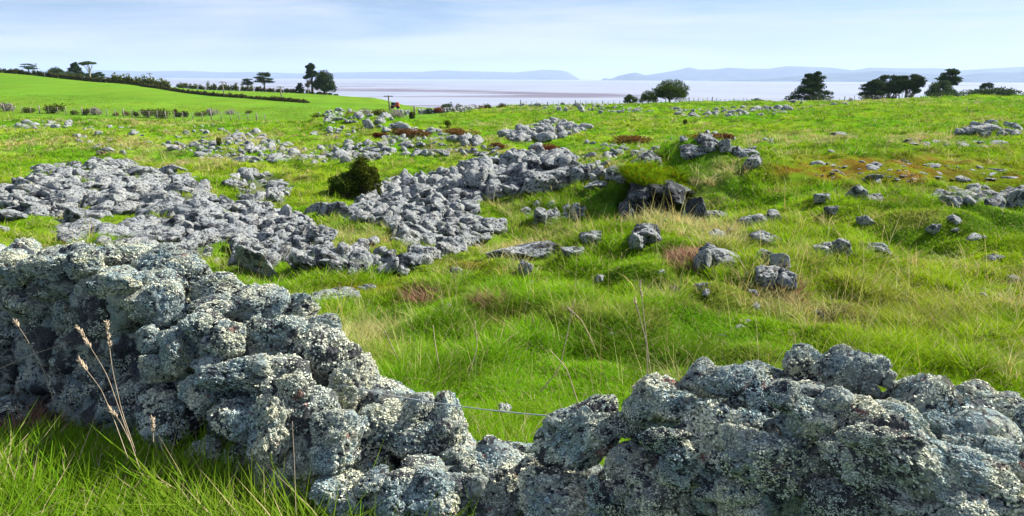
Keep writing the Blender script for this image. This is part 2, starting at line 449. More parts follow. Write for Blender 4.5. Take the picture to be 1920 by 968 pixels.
# heaps of loose rock: outline in the photo, count, size range (m), name
HEAPS = [
 ('left outcrop', [(0, 370), (20, 345), (100, 312), (230, 308), (330, 325), (385, 345), (380, 372), (470, 385), (560, 405), (545, 445), (450, 452), (380, 462), (300, 475), (150, 455), (0, 440)], 420, .30, 1.0, .6),
 ('small pile behind the wall top', [(310, 455), (370, 447), (400, 470), (385, 498), (330, 490)], 16, .16, .34, .8),
 ('outcrop left of the bush', [(430, 335), (480, 318), (552, 345), (530, 382), (450, 376)], 36, .25, .6, .5),
 ('lower rubble pile', [(440, 505), (450, 440), (480, 418), (560, 405), (600, 430), (600, 455), (640, 480), (690, 462), (760, 470), (800, 490), (760, 515), (650, 518), (560, 505)], 260, .20, .52, .9),
 ('middle rubble pile', [(590, 397), (660, 403), (700, 352), (730, 340), (800, 330), (885, 312), (900, 375), (885, 420), (945, 435), (900, 455), (800, 492), (740, 470), (740, 430), (650, 415)], 420, .22, .60, .9),
 ('grey crag', [(885, 318), (940, 290), (1060, 285), (1072, 320), (1050, 352), (950, 362), (900, 375)], 90, .4, 1.3, .8),
 ('stones right of the crag', [(1070, 300), (1120, 285), (1150, 272), (1180, 330), (1150, 352), (1080, 350)], 26, .25, .6, .7),
 ('rocky band across the middle', [(300, 270), (420, 262), (430, 250), (480, 250), (560, 278), (700, 268), (760, 240), (900, 258), (945, 290), (880, 290), (760, 290), (640, 305), (540, 305), (380, 300)], 330, .25, .8, .55),
 ('hilltop rocks', [(592, 214), (640, 206), (700, 208), (765, 240), (750, 256), (700, 236), (600, 228)], 80, .3, .9, .5),
 ('green hillside stones', [(560, 235), (660, 240), (700, 262), (600, 262)], 22, .2, .55, .5),
 ('far crag', [(950, 255), (1000, 236), (1045, 224), (1105, 242), (1060, 258), (960, 268)], 80, .4, 1.0, .6),
 ('stones above the cave', [(1080, 262), (1230, 268), (1240, 320), (1150, 300)], 34, .2, .6, .5),
 ('far stone ridge', [(960, 196), (1100, 196), (1225, 202), (1225, 212), (1150, 212), (1000, 204)], 75, .4, 1.0, .5),
 ('far right stone ridge', [(1250, 204), (1330, 202), (1480, 203), (1480, 212), (1400, 220), (1260, 220)], 85, .4, 1.1, .5),
 ('row of stones along the far left bank', [(0, 238), (30, 230), (140, 230), (140, 238), (60, 243)], 34, .35, .8, .45),
 ('left bank stones', [(140, 238), (500, 232), (440, 262), (300, 262), (200, 300), (130, 262)], 60, .25, .6, .4),
 ('far right crag', [(1795, 246), (1850, 234), (1912, 244), (1905, 254), (1800, 254)], 34, .4, .9, .6),
 ('pavement of flat rock', [(1700, 264), (1880, 266), (1880, 276), (1720, 272)], 30, .3, .9, .2),
 ('mossy ledge on the right', [(1735, 362), (1920, 352), (1920, 384), (1830, 384), (1740, 376)], 46, .22, .5, .6),
 ('mossy rock flat', [(1460, 308), (1700, 300), (1900, 318), (1900, 340), (1700, 345), (1560, 342)], 75, .12, .4, .15),
 ('stones below the cave', [(960, 395), (1060, 380), (1120, 392), (1050, 425), (970, 420)], 26, .16, .42, .6),
 ('stones beside the ledge', [(1200, 262), (1320, 252), (1480, 262), (1400, 290), (1300, 295)], 30, .2, .6, .5),
 ('bank of far rocks', [(1510, 210), (1400, 184), (1500, 180), (1530, 184), (1640, 186)], 16, .4, 1.1, .4),
 ('slope stones', [(620, 560), (1000, 500), (1300, 430), (1900, 400), (1900, 660), (1300, 640), (800, 640)], 55, .07, .2, .35),
]
def in_poly(px, py, poly):
    c = np.zeros(px.shape, bool); n = len(poly)
    for i in range(n):
        x1, y1 = poly[i]; x2, y2 = poly[(i + 1) % n]
        if y1 == y2: continue
        c ^= ((y1 > py) != (y2 > py)) & (px < (x2 - x1) * (py - y1) / (y2 - y1) + x1)
    return c
DENSE = {'left outcrop', 'lower rubble pile', 'middle rubble pile', 'grey crag', 'outcrop left of the bush', 'small pile behind the wall top', 'far crag'}

# ------------------------------------------------------------------ ground sheet
yy = np.concatenate([np.linspace(-40, .4, 10), np.exp(np.linspace(math.log(.6), math.log(430), 640))])
uu = np.linspace(-1.25, 1.25, 620)
Wd = np.maximum(yy, 0) + 6
X = uu[None] * Wd[:, None]; Y = np.repeat(yy[:, None], len(uu), 1)
Z = terrain(X, Y)
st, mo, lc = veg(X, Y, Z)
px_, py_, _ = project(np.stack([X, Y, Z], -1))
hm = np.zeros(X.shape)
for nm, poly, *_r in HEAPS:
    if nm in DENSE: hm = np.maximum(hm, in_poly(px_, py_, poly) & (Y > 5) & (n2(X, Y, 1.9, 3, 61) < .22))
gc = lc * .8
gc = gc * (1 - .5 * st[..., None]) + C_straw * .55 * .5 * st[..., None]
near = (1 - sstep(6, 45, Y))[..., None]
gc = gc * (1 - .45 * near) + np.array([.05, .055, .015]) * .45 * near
gc = gc * (1 - hm[..., None] * .8) + np.array([.10, .10, .09]) * hm[..., None] * .8
ny, nx = X.shape
idx = np.arange(ny * nx).reshape(ny, nx)
Fq = np.stack([idx[:-1, :-1], idx[:-1, 1:], idx[1:, 1:], idx[1:, :-1]], -1).reshape(-1, 4)
m, nt, out = new_mat('turf'); q = N(nt); P = q.pos()
at = q.node('ShaderNodeAttribute', attribute_name='col')
c = q.mix(q.rng(q.noise(P, 5, 5, .7), .35, .7, .0, .45), at.outputs['Color'], (.045, .085, .012))
c = q.mix(q.rng(q.noise(P, 1.1, 5, .7), .5, .75, 0, .35), c, (.20, .22, .03))
q.pbr(out, c, 1.0, q.bump(q.noise(P, 9, 5, .7), .6, .06), 0)
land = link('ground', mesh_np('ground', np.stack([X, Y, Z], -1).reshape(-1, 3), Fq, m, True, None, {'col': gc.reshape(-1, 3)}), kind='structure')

# ------------------------------------------------------------------ sea with mud banks
SEA = 1.7 - 20
m, nt, out = new_mat('tidal_water'); q = N(nt); P = q.pos()
mpn = q.node('ShaderNodeMapping'); mpn.inputs['Scale'].default_value = (.0006, .0016, 1)
nt.links.new(P, mpn.inputs['Vector'])
n1 = q.noise(mpn.outputs[0], 1.0, 7, .62, .8)
mp2 = q.node('ShaderNodeMapping'); mp2.inputs['Scale'].default_value = (.0035, .012, 1)
nt.links.new(P, mp2.inputs['Vector'])
n2_ = q.noise(mp2.outputs[0], 1.0, 6, .65, .5)
n3 = q.math('ADD', q.math('MULTIPLY', n1, .72), q.math('MULTIPLY', n2_, .28))
c = q.mix(q.rng(n3, .40, .62), (.23, .26, .33), (.36, .38, .45))
c = q.mix(q.rng(n3, .535, .575), c, (.13, .10, .125))
q.pbr(out, c, .42, q.bump(n2_, .2, .3), .25)
link('water', mesh_np('water', [(-24000, -600, SEA), (24000, -600, SEA), (24000, 27000, SEA), (-24000, 27000, SEA)], [(0, 1, 2, 3)], m, False), kind='structure')

# ------------------------------------------------------------------ far hills
def hills(name, prof, dist, depth, seed, colr=(.035, .055, .045)):
    px = np.array([p[0] for p in prof], float); py = np.array([p[1] for p in prof], float)
    xs = np.arange(px[0], px[-1] + 1, 2.0)
    yt = np.interp(xs, px, py)
    ker = np.array([1, 2, 3, 2, 1.]) / 9
    yt = np.convolve(np.pad(yt, 2, 'edge'), ker, 'valid')
    D = ray(xs, yt); D = D / D[:, 1:2]
    crest = D * dist + EYE
    hgt = np.maximum(crest[:, 2] - SEA, 1)
    rows = np.linspace(-1, 1, 29); V = []
    for r in rows:
        y = dist + r * depth
        prof_ = (1 - abs(r)) ** .8
        n = fbm(np.stack([crest[:, 0] / 900, np.full_like(xs, y / 700), np.zeros_like(xs)], -1), 4, seed)
        z = SEA - 3 + (hgt + 3) * np.clip(prof_ * (1 + .55 * n * (1 - prof_)), 0, 1)
        if abs(r) > .99: z = np.full_like(xs, SEA - 6)
        V.append(np.stack([crest[:, 0] * y / dist, np.full_like(xs, y), z], -1))
    V = np.array(V); a, b = V.shape[:2]
    ii = np.arange(a * b).reshape(a, b)
    Fh = np.stack([ii[:-1, :-1], ii[:-1, 1:], ii[1:, 1:], ii[1:, :-1]], -1).reshape(-1, 4)
    mm, nt, out = new_mat(name + '_cover'); q = N(nt); P = q.pos()
    q.pbr(out, q.mix(q.rng(q.noise(P, .004, 6, .7), .4, .6), colr, (.09, .11, .09)), 1, None, 0)
    link(name, mesh_np(name, V.reshape(-1, 3), Fh, mm), kind='structure')
hills('hills_far', [(-250, 133), (60, 133), (190, 132), (260, 134), (350, 133), (420, 136), (480, 135), (560, 138), (640, 136), (700, 135), (790, 135), (830, 132), (880, 134), (930, 135), (965, 136), (1000, 133), (1018, 131), (1050, 132), (1062, 134), (1072, 139), (1084, 147), (1088, 150)], 12500, 1700, 31)
hills('headland', [(1128, 150), (1134, 146), (1140, 148), (1146, 148), (1160, 142), (1180, 138), (1192, 136), (1205, 140), (1222, 144), (1245, 150)], 9000, 500, 32)
hills('hills_right', [(1195, 149), (1210, 141), (1240, 137), (1268, 132), (1292, 126), (1312, 131), (1340, 130), (1366, 127), (1400, 129), (1440, 129), (1478, 124), (1530, 126), (1560, 127), (1600, 132), (1630, 127), (1700, 128), (1760, 128), (1800, 132), (1850, 129), (1920, 125), (2040, 122), (2200, 124), (2500, 130)], 10500, 1500, 33)
hills('hills_right_near', [(1300, 153), (1420, 149), (1500, 143), (1560, 138), (1600, 136), (1650, 133), (1720, 138), (1800, 142), (1840, 137), (1920, 135), (2100, 134), (2400, 140)], 7600, 900, 34)

# ------------------------------------------------------------------ air
m, nt, out = new_mat('haze_air')
pv = nt.nodes.new('ShaderNodeVolumePrincipled')
pv.inputs['Color'].default_value = (.55, .70, 1.0, 1)
pv.inputs['Density'].default_value = 0.85e-4
pv.inputs['Anisotropy'].default_value = 0.1
nt.links.new(pv.outputs[0], out.inputs['Volume'])
hx = box_arrays(52000, 32000, 420)
hb = link('haze', mesh_np('haze', hx[0] + np.array([0, 13000, SEA - 8 + 210]), hx[1], m, False), kind='stuff')

# ------------------------------------------------------------------ rock shapes
_ico = {}
def ico(s):
    if s not in _ico:
        bm = bmesh.new(); bmesh.ops.create_icosphere(bm, subdivisions=s, radius=1)
        V = np.array([v.co[:] for v in bm.verts]); Fi = np.array([[v.index for v in f.verts] for f in bm.faces]); bm.free()
        V /= np.linalg.norm(V, axis=1)[:, None]
        _ico[s] = (V, Fi)
    return _ico[s]
def rock_arrays(seed, sub, style):
    V, Fi = ico(sub)
    r = np.random.default_rng(seed)
    if style == 'wall':   npl, lo, kk = 9, .70, 7.
    elif style == 'slab': npl, lo, kk = 12, .62, 12.
    else:                 npl, lo, kk = 13, .60, 14.
    n = r.normal(size=(npl, 3)); n /= np.linalg.norm(n, axis=1)[:, None]
    h = r.uniform(lo, 1.0, npl)
    dn = np.maximum(V @ n.T, .02)
    inv = dn / h                                             # 1/r for each plane
    rad = 1 / np.maximum((np.mean(np.maximum(inv, 0) ** kk, 1) * npl) ** (1 / kk), .55)
    rad = np.minimum(rad, 1.35)
    rad *= 1 + .20 * fbm(V * 1.3 + seed * 3.1, 2, seed)
    P = V * rad[:, None]
    o = seed * 7.77
    if style == 'wall':
        lump = billow(P * 2.3 + o, 2, seed + 3)
        d = .13 * (lump - .28) + .08 * fbm(P * 5 + o, 3, seed + 5)
        pit = np.clip(noise(P * 4.2 + o, seed + 8) - .35, 0, 1)
        d -= .22 * pit
        cr = fbm(P * 9 + o, 3, seed + 9, .65)
        c2 = fbm(P * 24 + o, 2, seed + 11, .7)
        d += .065 * cr + .045 * c2 + .035 * sstep(-.05, .12, cr)
        crust = np.clip(.5 + .8 * cr + .5 * c2 - 1.2 * pit, 0, 1)
    else:
        d = .12 * (billow(P * 2.0 + o, 2, seed + 3) - .28) + .07 * fbm(P * 5 + o, 3, seed + 5)
        pit = np.clip(noise(P * 5.0 + o, seed + 8) - .4, 0, 1)
        cr = fbm(P * 12 + o, 3, seed + 9, .65)
        d += -.25 * pit + .035 * cr
        crust = np.clip(.5 + .9 * cr - 1.5 * pit, 0, 1)
    P = P + V * d[:, None]
    return P, Fi, crust
def with_flakes(P, Fi, c, seed, nf):
    """small leafy lichen lobes standing off the stone"""
    r = np.random.default_rng(seed)
    A_, B_, C_ = P[Fi[:, 0]], P[Fi[:, 1]], P[Fi[:, 2]]
    nn = np.cross(B_ - A_, C_ - A_); ar = np.linalg.norm(nn, axis=1); nn /= ar[:, None] + 1e-12
    cen = (A_ + B_ + C_) / 3
    mask = 1.4 * fbm(cen * 2.2 + seed, 3, seed + 40) + .75 * noise(cen * 8 + seed, seed + 44) + .5 * (c[Fi].mean(1) - .5)
    wgt = ar * (mask > -.03) + ar * .02
    i = r.choice(len(Fi), nf, p=wgt / wgt.sum())
    u = r.random((nf, 2)); fl = u.sum(1) > 1; u[fl] = 1 - u[fl]
    p = A_[i] + (B_[i] - A_[i]) * u[:, :1] + (C_[i] - A_[i]) * u[:, 1:]
    n = nn[i] + r.normal(0, .38, (nf, 3)); n /= np.linalg.norm(n, axis=1)[:, None]
    t = np.cross(n, r.normal(size=(nf, 3))); t /= np.linalg.norm(t, axis=1)[:, None]
    b = np.cross(n, t); s = r.uniform(.018, .055, (nf, 1))
    p = p + nn[i] * r.uniform(.0, .035, (nf, 1))
    Q = np.stack([p + t * s, p + b * s * .8 + n * s * .35, p - t * s * .9, p - b * s * .8 + n * s * .35], 1).reshape(-1, 3)
    base = len(P) + np.arange(nf)[:, None] * 4
    Ft = np.concatenate([base + np.array([[0, 1, 2]]), base + np.array([[0, 2, 3]])])
    return np.vstack([P, Q]), np.vstack([Fi, Ft]), np.concatenate([c, np.repeat(r.random(nf), 4)]), len(Fi)
class Shapes:
    def __init__(s, n, sub, style, seed0, mat):
        s.arr = [rock_arrays(seed0 + i, sub, style) for i in range(n)]
        if style == 'wall':
            s.mesh = []
            for i, (P, Fi, c) in enumerate(s.arr):
                V_, F_, c_, nb_ = with_flakes(P, Fi, c, seed0 + i, (11000, 8500, 10500, 3500)[i % 4])
                me = mesh_np('rock_shape', V_, F_, mat, True, {'crust': c_}); me.materials.append(M_lichen)
                mi = np.zeros(len(F_), np.int32); mi[nb_:] = 1; me.polygons.foreach_set('material_index', mi); s.mesh.append(me)
        else:
            s.mesh = [mesh_np('rock_shape', P, Fi, mat, True, {'crust': c}) for P, Fi, c in s.arr]
    def __len__(s): return len(s.mesh)
m, nt, out = new_mat('leafy_lichen'); q = N(nt); P = q.pos()
at = q.node('ShaderNodeAttribute', attribute_name='crust'); oi = q.node('ShaderNodeObjectInfo')
c = q.mix(q.rng(q.noise(P, 6, 3, .6), .44, .56), (.30, .43, .45), (.80, .80, .57))
c = q.mix(q.rng(q.noise(P, 2.2, 2), .48, .62, 0, .5), c, (.74, .72, .50))
c = q.mix(q.rng(q.noise(P, 5.1, 3, .6), .60, .66, 0, .7), c, (.40, .40, .16))
c = q.mix(q.rng(q.noise(P, 11, 3, .6), .64, .68, 0, .9), c, (.30, .06, .035))
c = q.mix(q.rng(oi.outputs['Random'], 0, 1, 0, .3), c, (.34, .43, .43))
c = q.mix(q.rng(at.outputs['Fac'], .6, 1.0, 0, .6), c, (.80, .82, .70))
c = q.mix(q.rng(at.outputs['Fac'], .0, .3, .7, 0), c, (.09, .11, .11))
q.pbr(out, c, .95, None, .1)
M_lichen = m
S_wall = Shapes(16, 6, 'wall', 100, M_wall)
S_rock = Shapes(18, 5, 'field', 300, M_rock)
S_low = [rock_arrays(500 + i, 3, 'field') for i in range(12)]
S_wlow = [rock_arrays(540 + i, 4, 'wall') for i in range(10)]
S_wfl = [with_flakes(*rock_arrays(560 + i, 4, 'wall'), 560 + i, 3200) for i in range(8)]
def rmat(rot, scl):
    from mathutils import Euler
    return np.array(Euler(rot).to_matrix()) * np.asarray(scl)[None, :]
def stuff_rocks(name, lst, shapes, mat, parent=None, kind='stuff', label=None, cat=None):
    """lst of (loc, rot, scale)"""
    Vs, Fs, Cs, o = [], [], [], 0
    Ms = []
    for i, (loc, rot, scl, *fl) in enumerate(lst):
        P, Fi, c = shapes[i % len(shapes)]
        nb_ = len(Fi)
        if fl and fl[0]: P, Fi, c, nb_ = S_wfl[i % len(S_wfl)]
        Ms.append((np.arange(len(Fi)) >= nb_).astype(np.int32))
        Vs.append(P @ rmat(rot, scl).T + np.asarray(loc)); Fs.append(Fi + o); Cs.append(c); o += len(P)
    me = mesh_np(name, np.vstack(Vs), np.vstack(Fs), mat, True, {'crust': np.concatenate(Cs)})
    if any(m_.any() for m_ in Ms): me.materials.append(M_lichen); me.polygons.foreach_set('material_index', np.concatenate(Ms))
    return link(name, me, parent, label, cat, None, kind)

# ------------------------------------------------------------------ dry stone wall
A = np.array([-1.245, 2.72]); TD = np.array([.847, -.532]); ND = np.array([.532, .847])
THK = .58
# crest height along the wall, s measured along TD from A
WS = np.array([-9, -6, -3.2, -1.9, -1.2, -.75, -.35, .05, .35, .75, 1.1, 1.35, 1.7, 2.0, 2.3, 2.6, 2.9, 3.3, 4.5, 6])
WH = np.array([.64, .64, .66, .72, .80, .82, .74, .62, .50, .40, .30, .30, .54, .80, .93, .84, .70, .72, .78, .78])
def wall_h(s): return np.interp(s, WS, WH)
def wall_pt(s, n, z): return np.array([A[0] + TD[0] * s + ND[0] * n, A[1] + TD[1] * s + ND[1] * n, z])
def wall_hit(px, py):
    D = ray(px, py); D = D / np.linalg.norm(D)
    for t in np.arange(.8, 9, .01):
        p = EYE + D * t
        v = p[:2] - A; s = v @ TD; n = v @ ND
        if -.05 < n < THK:
            if p[2] < wall_h(s) * min(1, max(0, (n + .02) / .10)): return p, D, t
    # silhouette stones: nearest approach above the crest line of the wall
    den = D[:2] @ ND; t = (THK * .5 - (EYE[:2] - A) @ ND) / den
    return EYE + D * t, D, t
wall = bpy.data.objects.new('dry_stone_wall', None); col.objects.link(wall)
wall.location = (A[0], A[1], 0)
tag(wall, 'long dry-stone field wall of lichen-crusted scoria, collapsed low in its middle, across the near foreground', 'stone wall')
bpy.context.view_layer.update()
# stones that show: px, py, width, height in photo pixels, roll
WST = [(20, 500, 110, 60, 0), (95, 505, 110, 55, .1), (165, 500, 110, 60, 0), (235, 480, 130, 60, .1), (300, 492, 150, 75, -.1), (340, 515, 110, 75, .2), (215, 530, 100, 60, .2),
       (405, 540, 120, 50, -.05), (430, 572, 170, 62, -.15), (490, 572, 90, 80, .3), (560, 583, 120, 60, -.3), (590, 615, 100, 70, -.3), (380, 615, 110, 70, .1),
       (515, 645, 125, 110, .1), (430, 645, 90, 75, .2), (612, 668, 95, 110, .2), (663, 718, 105, 120, .3), (445, 700, 180, 85, -.25), (335, 660, 100, 80, .1),
       (555, 735, 90, 90, .3), (530, 800, 95, 130, .2), (618, 800, 100, 75, -.1), (628, 852, 98, 85, .0), (455, 785, 110, 110, .2), (735, 795, 165, 110, -.15),
       (800, 815, 150, 110, .2), (845, 800, 90, 120, .1), (395, 860, 100, 100, .1), (330, 780, 120, 100, .3), (465, 875, 100, 120, .1), (560, 905, 170, 130, .1), (660, 930, 120, 110, .2),
       (380, 730, 110, 85, .1), (250, 750, 110, 90, 0), (290, 690, 90, 70, .1), (740, 925, 150, 100, .2), (830, 925, 160, 100, .1), (950, 850, 140, 62, -.1), (900, 880, 110, 70, .2),
       (940, 925, 160, 110, .1), (1095, 800, 175, 105, -.62), (1052, 785, 70, 60, 0), (1180, 800, 70, 70, .2), (1050, 905, 180, 110, .1), (1180, 870, 130, 90, .1), (1160, 940, 150, 110, .2),
       (1270, 770, 190, 160, -.55), (1360, 715, 120, 90, -.2), (1300, 860, 170, 110, .2), (1260, 930, 170, 110, .1), (1420, 760, 150, 120, .2), (1430, 705, 100, 75, .2),
       (1510, 690, 115, 95, .0), (1605, 705, 140, 105, .2), (1510, 780, 150, 110, .2), (1610, 780, 150, 100, .1), (1690, 800, 120, 80, .4), (1450, 880, 210, 150, .2),
       (1380, 945, 160, 110, .1), (1630, 850, 150, 110, .2), (1730, 880, 250, 110, .5), (1600, 935, 110, 90, 0), (1760, 800, 90, 60, .3), (1830, 765, 190, 100, .15), (1900, 810, 130, 110, .2),
       (1820, 850, 110, 80, .1), (1900, 925, 170, 110, .0), (1700, 950, 170, 90, .3), (1820, 950, 150, 80, .2), (1540, 935, 90, 90, .1)]
parts = []
r = np.random.default_rng(77)
for (px, py, ww, hh, roll) in WST:
    p, D, t = wall_hit(px, py)
    k = (.84 if px < 410 else 1) * t / F * math.sqrt(((px - 960) / F) ** 2 + ((484 - py) / F) ** 2 + 1) / math.sqrt(((px - 960) / F) ** 2 + ((484 - py) / F) ** 2 + 1)
    q_r = r.uniform(.37, .46)
    sx, sz = ww * k * q_r, hh * k * q_r
    sy = (sx + sz) * .5 * r.uniform(.85, 1.05)
    c = p + D * (sy * .45)
    if ww > 135 and px > 400 and px != 1095:                      # big lumps are really several stones wedged together
        Rr, Uu = RT, UP
        parts.append((c, sx * .74, sy * .86, sz * .80, roll, True, px))
        for (a_, b_) in ((-.62, .38), (.60, .30), (.50, -.48), (-.48, -.50)):
            a_ += r.uniform(-.12, .12); b_ += r.uniform(-.12, .12)
            ca, sa = math.cos(roll), math.sin(roll)
            f_ = r.uniform(.34, .50)
            parts.append((c + Rr * (a_ * ca + b_ * sa * .5) * sx + Uu * (b_ * ca - a_ * sa) * sz + D * r.uniform(-.02, .03), sx * f_, sy * f_ * 1.1, sz * f_ * 1.15, r.uniform(-.4, .4), True, px))
    else: parts.append((c, sx, sy, sz, roll, True, px))
for s in np.arange(-6.8, 4.2, .19):
    H = wall_h(s); nz_ = max(1, int(round(H / .165)))
    for j in range(nz_):
        for n in (.20, THK - .12):
            rr = r.uniform(.075, .115)
            z = min(.10 + j * (H - .2) / max(1, nz_ - 1), H - .09) if nz_ > 1 else .1
            gz = float(terrain(np.array([wall_pt(s, n, 0)[0]]), np.array([wall_pt(s, n, 0)[1]]))[0])
            if j == 0 and gz < -.03: parts.append((wall_pt(s, n, gz + .04), rr * 1.3, rr * 1.2, rr, 0, False, 'core'))
            q_ = wall_pt(s + r.uniform(-.06, .06) + (.11 if j % 2 else 0), n + r.uniform(-.03, .05), z + r.uniform(-.02, .02))
            parts.append((q_, rr * r.uniform(1, 1.35), rr * 1.1, rr * r.uniform(.8, 1.05), r.uniform(-.3, .3), False, None))
# heart of the wall
for s in np.arange(-6.8, 4.2, .25):
    H = wall_h(s)
    for z in np.arange(.08, H - .16, .18):
        parts.append((wall_pt(s, THK / 2 + .02, z), .18, .19, .14, 0, False, 'core'))
for s in np.arange(-3.6, 1.0, .17):                        # stones spilling at the foot
    if r.random() < .35:
        rr = r.uniform(.06, .10); parts.append((wall_pt(s, -.10 - r.uniform(0, .1), .03), rr * 1.2, rr, rr * .8, 0, False, None))
vis = []
for k_, pt in enumerate(parts):
    c = pt[0]; X_, Y_, dz = project(np.array([c]))
    sc = pt[1] / max(dz[0], .3)
    front = 1.0 if pt[5] else (.5 if pt[6] != 'core' and ((c[:2] - A) @ ND) < .3 else .12)
    ok = (-60 < X_[0] < 1980) and (Y_[0] < 1020) and dz[0] > .3
    vis.append((sc * front if ok else 0, k_))
vis.sort(reverse=True)
top = set(k_ for v_, k_ in vis[:99] if v_ > 0)
rest = []
wyaw = math.atan2(TD[1], TD[0])
for k_, (c, sx, sy, sz, roll, ex, tagp) in enumerate(parts):
    rot = (r.uniform(-.25, .25), roll, wyaw * (.6 if ex else 1) + r.uniform(-.3, .3)) if ex else (r.uniform(-.5, .5), roll, wyaw + r.uniform(-.5, .5))
    if k_ in top:
        o = link('stone', S_wall.mesh[k_ * 7 % len(S_wall)], wall)
        o.matrix_parent_inverse = wall.matrix_world.inverted()
        o.location = c; o.rotation_euler = rot; o.scale = (sx, sy, sz)
    else:
        rest.append((c - np.array([A[0], A[1], 0]), rot, (sx, sy, sz), tagp != 'core' and dict((b_, a_) for a_, b_ in vis).get(k_, 0) > 0))
o = stuff_rocks('stone', rest, S_wlow, M_wall, wall)

# ------------------------------------------------------------------ rocks of the field
rocks = []       # dict: P, r, scl, rot, pxw, heap, feat
def add_rock(P, rx, ry, rz, rot, heap, label=None, cat='rock', sink=.35, variant=None):
    rocks.append(dict(P=np.array(P), s=(rx, ry, rz), rot=rot, heap=heap, label=label, sink=sink, v=variant))
r = np.random.default_rng(5)
for nm, poly, cnt, lo, hi, stack in HEAPS:
    pl = np.array(poly, float)
    x0, y0 = pl.min(0); x1, y1 = pl.max(0)
    qx = r.uniform(x0, x1, cnt * 14); qy = r.uniform(y0, y1, cnt * 14)
    ok = in_poly(qx, qy, poly)
    if nm == 'left outcrop': pass
    qx, qy = qx[ok][:cnt * 5], qy[ok][:cnt * 5]
    H = hit(qx, qy, 4.5)
    kept = []
    for (x, y, z), a, b in zip(H, qx, qy):
        if len(kept) >= cnt: break
        if not np.isfinite(y): continue
        rr = (lo + (hi - lo) * r.random() ** 2.6) * .5
        if nm in DENSE and float(n2(np.array([x]), np.array([y]), 1.9, 3, 61)[0]) > (.22 if nm == 'left outcrop' else .30): continue
        if any((x - k[0]) ** 2 + (y - k[1]) ** 2 < ((rr + k[2]) * (.52 if nm in DENSE else .75)) ** 2 for k in kept): continue
        kept.append((x, y, rr))
        flat = r.uniform(.5, .95) * (.45 if stack < .3 else 1)
        yaw = r.uniform(0, 6.28)
        tilt = .45 if stack > .6 else .2
        zz = z + rr * (.28 * stack - .22) + (r.uniform(0, .25) * stack * .5 if nm in DENSE else 0)
        add_rock((x, y, zz), rr * r.uniform(.9, 1.4), rr * r.uniform(.8, 1.1), rr * flat * (.8 if nm == 'left outcrop' else 1), (r.normal() * tilt, r.normal() * tilt, yaw), nm)
